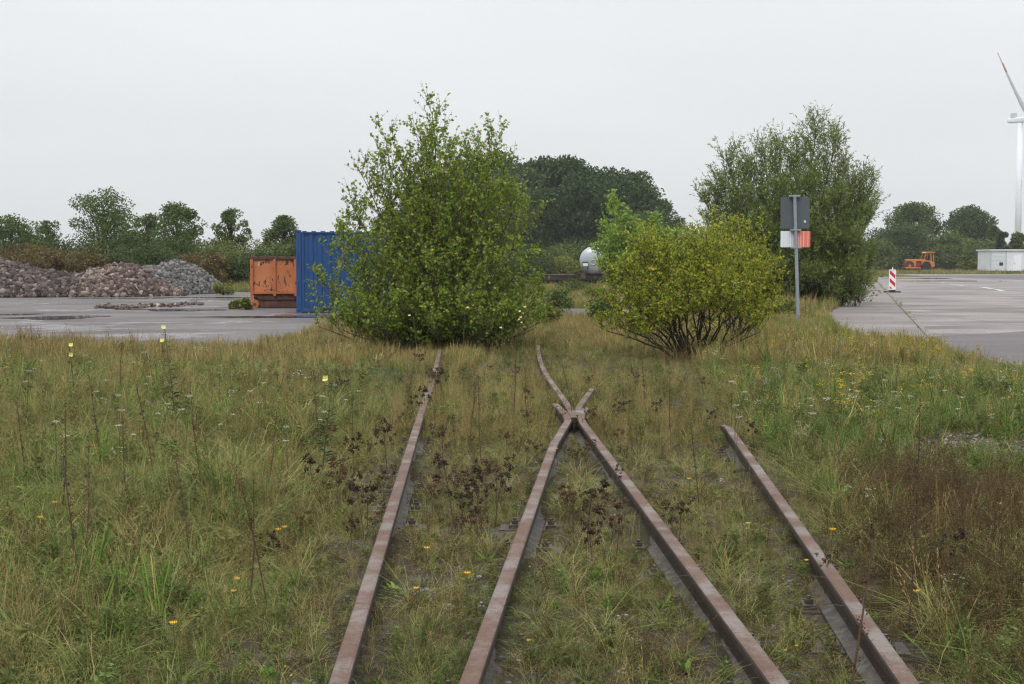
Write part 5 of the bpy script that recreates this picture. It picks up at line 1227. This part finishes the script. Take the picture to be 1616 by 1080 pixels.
def weed_spike(seed, h, dark, label, group):
    g_ = random.Random(seed); t = thing('dry_stalk', label, 'weed', group=group); st = MB(); hd = MB(); top = Vector((g_.gauss(0, .10) * h, g_.gauss(0, .06), h))
    st.tube([(0, 0, -.03), top * .5 + Vector((g_.gauss(0, .02), 0, 0)), top], [.005, .004, .002], 5)
    for i in range(int(46 * h)):
        u = g_.uniform(.3, 1); a = g_.uniform(0, 6.28); p = top * u + Vector((math.cos(a), math.sin(a), .6)) * .012; ico(hd, p, .010, g_, 0, 4)
    st.build('stem', M['stem_brown'], t); hd.build('seed_pods', M['seed_brown' if dark else 'seed_rust'], t); return t
def place(root, px, py, base=None, sc_=1, rz=0, first=False, label=None):
    p = G(px, py, .08); z_ = float(H(p.x, p.y)); p = G(px, py, z_)
    if first: root.location = p; root.scale = (sc_,) * 3; root.rotation_euler = (0, 0, rz); return root
    return dup(root, p, rz, sc_, label)
r = random.Random(77)
GR1 = 'dark seed-head weeds between and left of the rails'
heads = [(r.uniform(540, 1010), r.uniform(570, 860), r.uniform(.5, .8)) for _ in range(30)] + [(r.uniform(430, 640), r.uniform(640, 860), r.uniform(.5, .9)) for _ in range(8)] + [(700, 600, 1), (690, 590, 1), (662, 560, .9), (703, 700, 1), (716, 752, 1), (735, 760, 1), (752, 745, 1), (784, 750, 1), (780, 770, .9), (690, 770, .8), (727, 790, .9), (600, 760, .9), (612, 700, .9), (655, 640, .9), (672, 625, .9), (905, 800, .8), (925, 805, 1), (960, 805, 1), (935, 835, .7), (835, 660, .7), (840, 630, .7), (970, 645, .8), (985, 640, .8), (930, 650, .8), (1035, 650, .7), (977, 690, .6), (495, 715, 1), (548, 740, .9), (560, 700, .9), (525, 760, .9), (580, 790, .9), (1070, 820, .8), (1060, 835, .7), (1110, 600, .8), (1120, 660, .7), (740, 830, .6), (765, 840, .6), (730, 845, .6), (1190, 680, .7), (1300, 900, .6), (1515, 880, .8), (1370, 870, .7)]
seeds_ = [weed_seedhead(200 + i, .34 + .05 * (i % 3), m_, 'dead weed with clustered dark brown seed heads beside the rails', GR1) for i, m_ in enumerate(('seed_brown', 'seed_rust', 'seed_brown', 'seed_rust'))]
for i, (px, py, s_) in enumerate(heads):
    p = G(px, py, .4); Yb = p.y; py2 = CY + 0  # the listed pixel is the head; the root lies below it
    s_ *= .82; hgt = .36 * s_; q = G(px, py, .08 + hgt); loc = Vector((q.x, q.y, float(H(q.x, q.y)))); k_ = i % 4
    if i < 4: seeds_[k_].location = loc; seeds_[k_].scale = (s_,) * 3
    else: dup(seeds_[k_], loc, r.uniform(0, 6.28), s_)
for i, (px, py, h, nf, lab) in enumerate([(120, 543, .75, 2, 'tall evening primrose with a bright yellow flower near the left edge'), (277, 521, .95, 2, 'evening primrose with pale flowers in front of the asphalt yard'), (503, 592, .8, 1, 'evening primrose with one yellow flower left of the poplar'),
                                           (808, 492, 1.1, 3, 'evening primrose with several flowers beside the poplar'), (820, 500, 1.0, 3, 'shorter evening primrose at the right foot of the poplar'), (730, 488, 1.1, 1, 'evening primrose with one cream flower against the poplar'), (660, 500, 1.0, 1, 'evening primrose with one small flower low in the poplar'), (795, 525, .8, 1, 'short evening primrose with a drooping pale flower')]):
    q = G(px, py, .06 + h); t = weed_primrose(300 + i, h, nf, lab); 
    if i >= 3: q = P(px, py, pb.y - 1.6 - .1 * i); q.z = 0; t.scale = (1, 1, P(px, py, q.y).z / h)
    t.location = (q.x, q.y, float(H(q.x, q.y)))
um = weed_umbel(400, .55); um2 = weed_umbel(401, .45); first = [True, True]
for i, (px, py) in enumerate([(420, 588), (408, 622), (454, 643), (365, 635), (220, 558), (320, 540), (290, 625), (250, 635), (192, 625), (20, 545), (60, 560), (225, 590), (520, 600), (500, 640), (60, 522), (130, 560), (345, 560), (560, 610), (1293, 640), (1340, 605), (1400, 600), (1350, 625), (1430, 620), (1270, 625), (1480, 600), (1525, 628), (1160, 640), (1155, 622), (90, 665), (190, 663), (1575, 575), (1600, 570), (40, 590), (170, 600)]):
    k_ = i % 2; h = (.55, .45)[k_]; q = G(px, py, .06 + h); loc = (q.x, q.y, float(H(q.x, q.y))); b_ = (um, um2)[k_]
    if first[k_]: b_.location = loc; first[k_] = False
    else: dup(b_, loc, r.uniform(0, 6), r.uniform(.8, 1.1))
GS = 'tall dry stalks in the meadow'
spk = [weed_spike(500 + i, .75, i % 2, 'tall thin dry stalk rising from the meadow', GS) for i in range(3)]
sps = [(190, 545, .9), (160, 600, 1), (205, 660, .9), (245, 610, 1), (310, 600, .9), (90, 640, 1), (130, 700, .9), (320, 660, .8), (395, 560, .8), (420, 650, .8), (125, 740, .9), (390, 780, .8), (425, 780, .8), (505, 620, .7), (550, 630, .7), (1060, 600, .8), (740, 600, .8), (760, 610, .9), (908, 580, .8), (1020, 560, .9), (835, 585, .8), (1410, 560, .8), (1105, 690, .7), (1235, 570, .7), (300, 740, .8), (40, 640, .8), (810, 560, .9), (640, 560, .8)]
for i, (px, py, s_) in enumerate(sps):
    q = G(px, py, .06 + .75 * s_); loc = (q.x, q.y, float(H(q.x, q.y)))
    if i < 3: spk[i].location = loc; spk[i].scale = (s_,) * 3
    else: dup(spk[i % 3], loc, r.uniform(0, 6), s_)
t = weed_spike(520, .95, 1, 'tall black seed stalk standing alone beside the rightmost rail', None); q = G(1438, 668, 1.0); t.location = (q.x, q.y, float(H(q.x, q.y)))
t = weed_spike(521, .85, 0, 'dry brown stalk standing in the lower right corner grass', None); q = G(1310, 880, .9); t.location = (q.x, q.y, float(H(q.x, q.y)))
go_ = thing('yellow_flower', 'small golden yellow flower close to the ground', 'flower', group='small golden flowers near the rails'); g_ = random.Random(8)
mb = MB(); mb.tube([(0, 0, -.02), (.01, 0, .12)], [.002, .0015], 4); mb.build('stem', M['stem_green'], go_); mb = MB()
for q_ in range(11): a = q_ * .571; mb.add([(.01, 0, .12), (.01 + .011 * math.cos(a - .25), .011 * math.sin(a - .25), .126), (.01 + .014 * math.cos(a), .014 * math.sin(a), .132), (.01 + .011 * math.cos(a + .25), .011 * math.sin(a + .25), .126)], [(0, 1, 2, 3)])
mb.build('flower_head', M['gold'], go_)
for i, (px, py) in enumerate([(1401, 800), (278, 1032), (372, 937), (369, 960), (60, 830), (236, 741), (160, 713), (145, 715), (77, 714), (438, 853), (1310, 880), (1450, 960), (1275, 905), (670, 911), (660, 965), (1580, 820), (465, 757), (90, 802), (446, 850), (1090, 782), (735, 955), (905, 640), (540, 560), (565, 620), (715, 650), (350, 700), (1180, 860), (880, 720)]):
    q = G(px, py, .2); loc = (q.x, q.y, float(H(q.x, q.y)) + .02)
    if i == 0: go_.location = loc
    else: dup(go_, loc, r.uniform(0, 6), r.uniform(.8, 1.2))
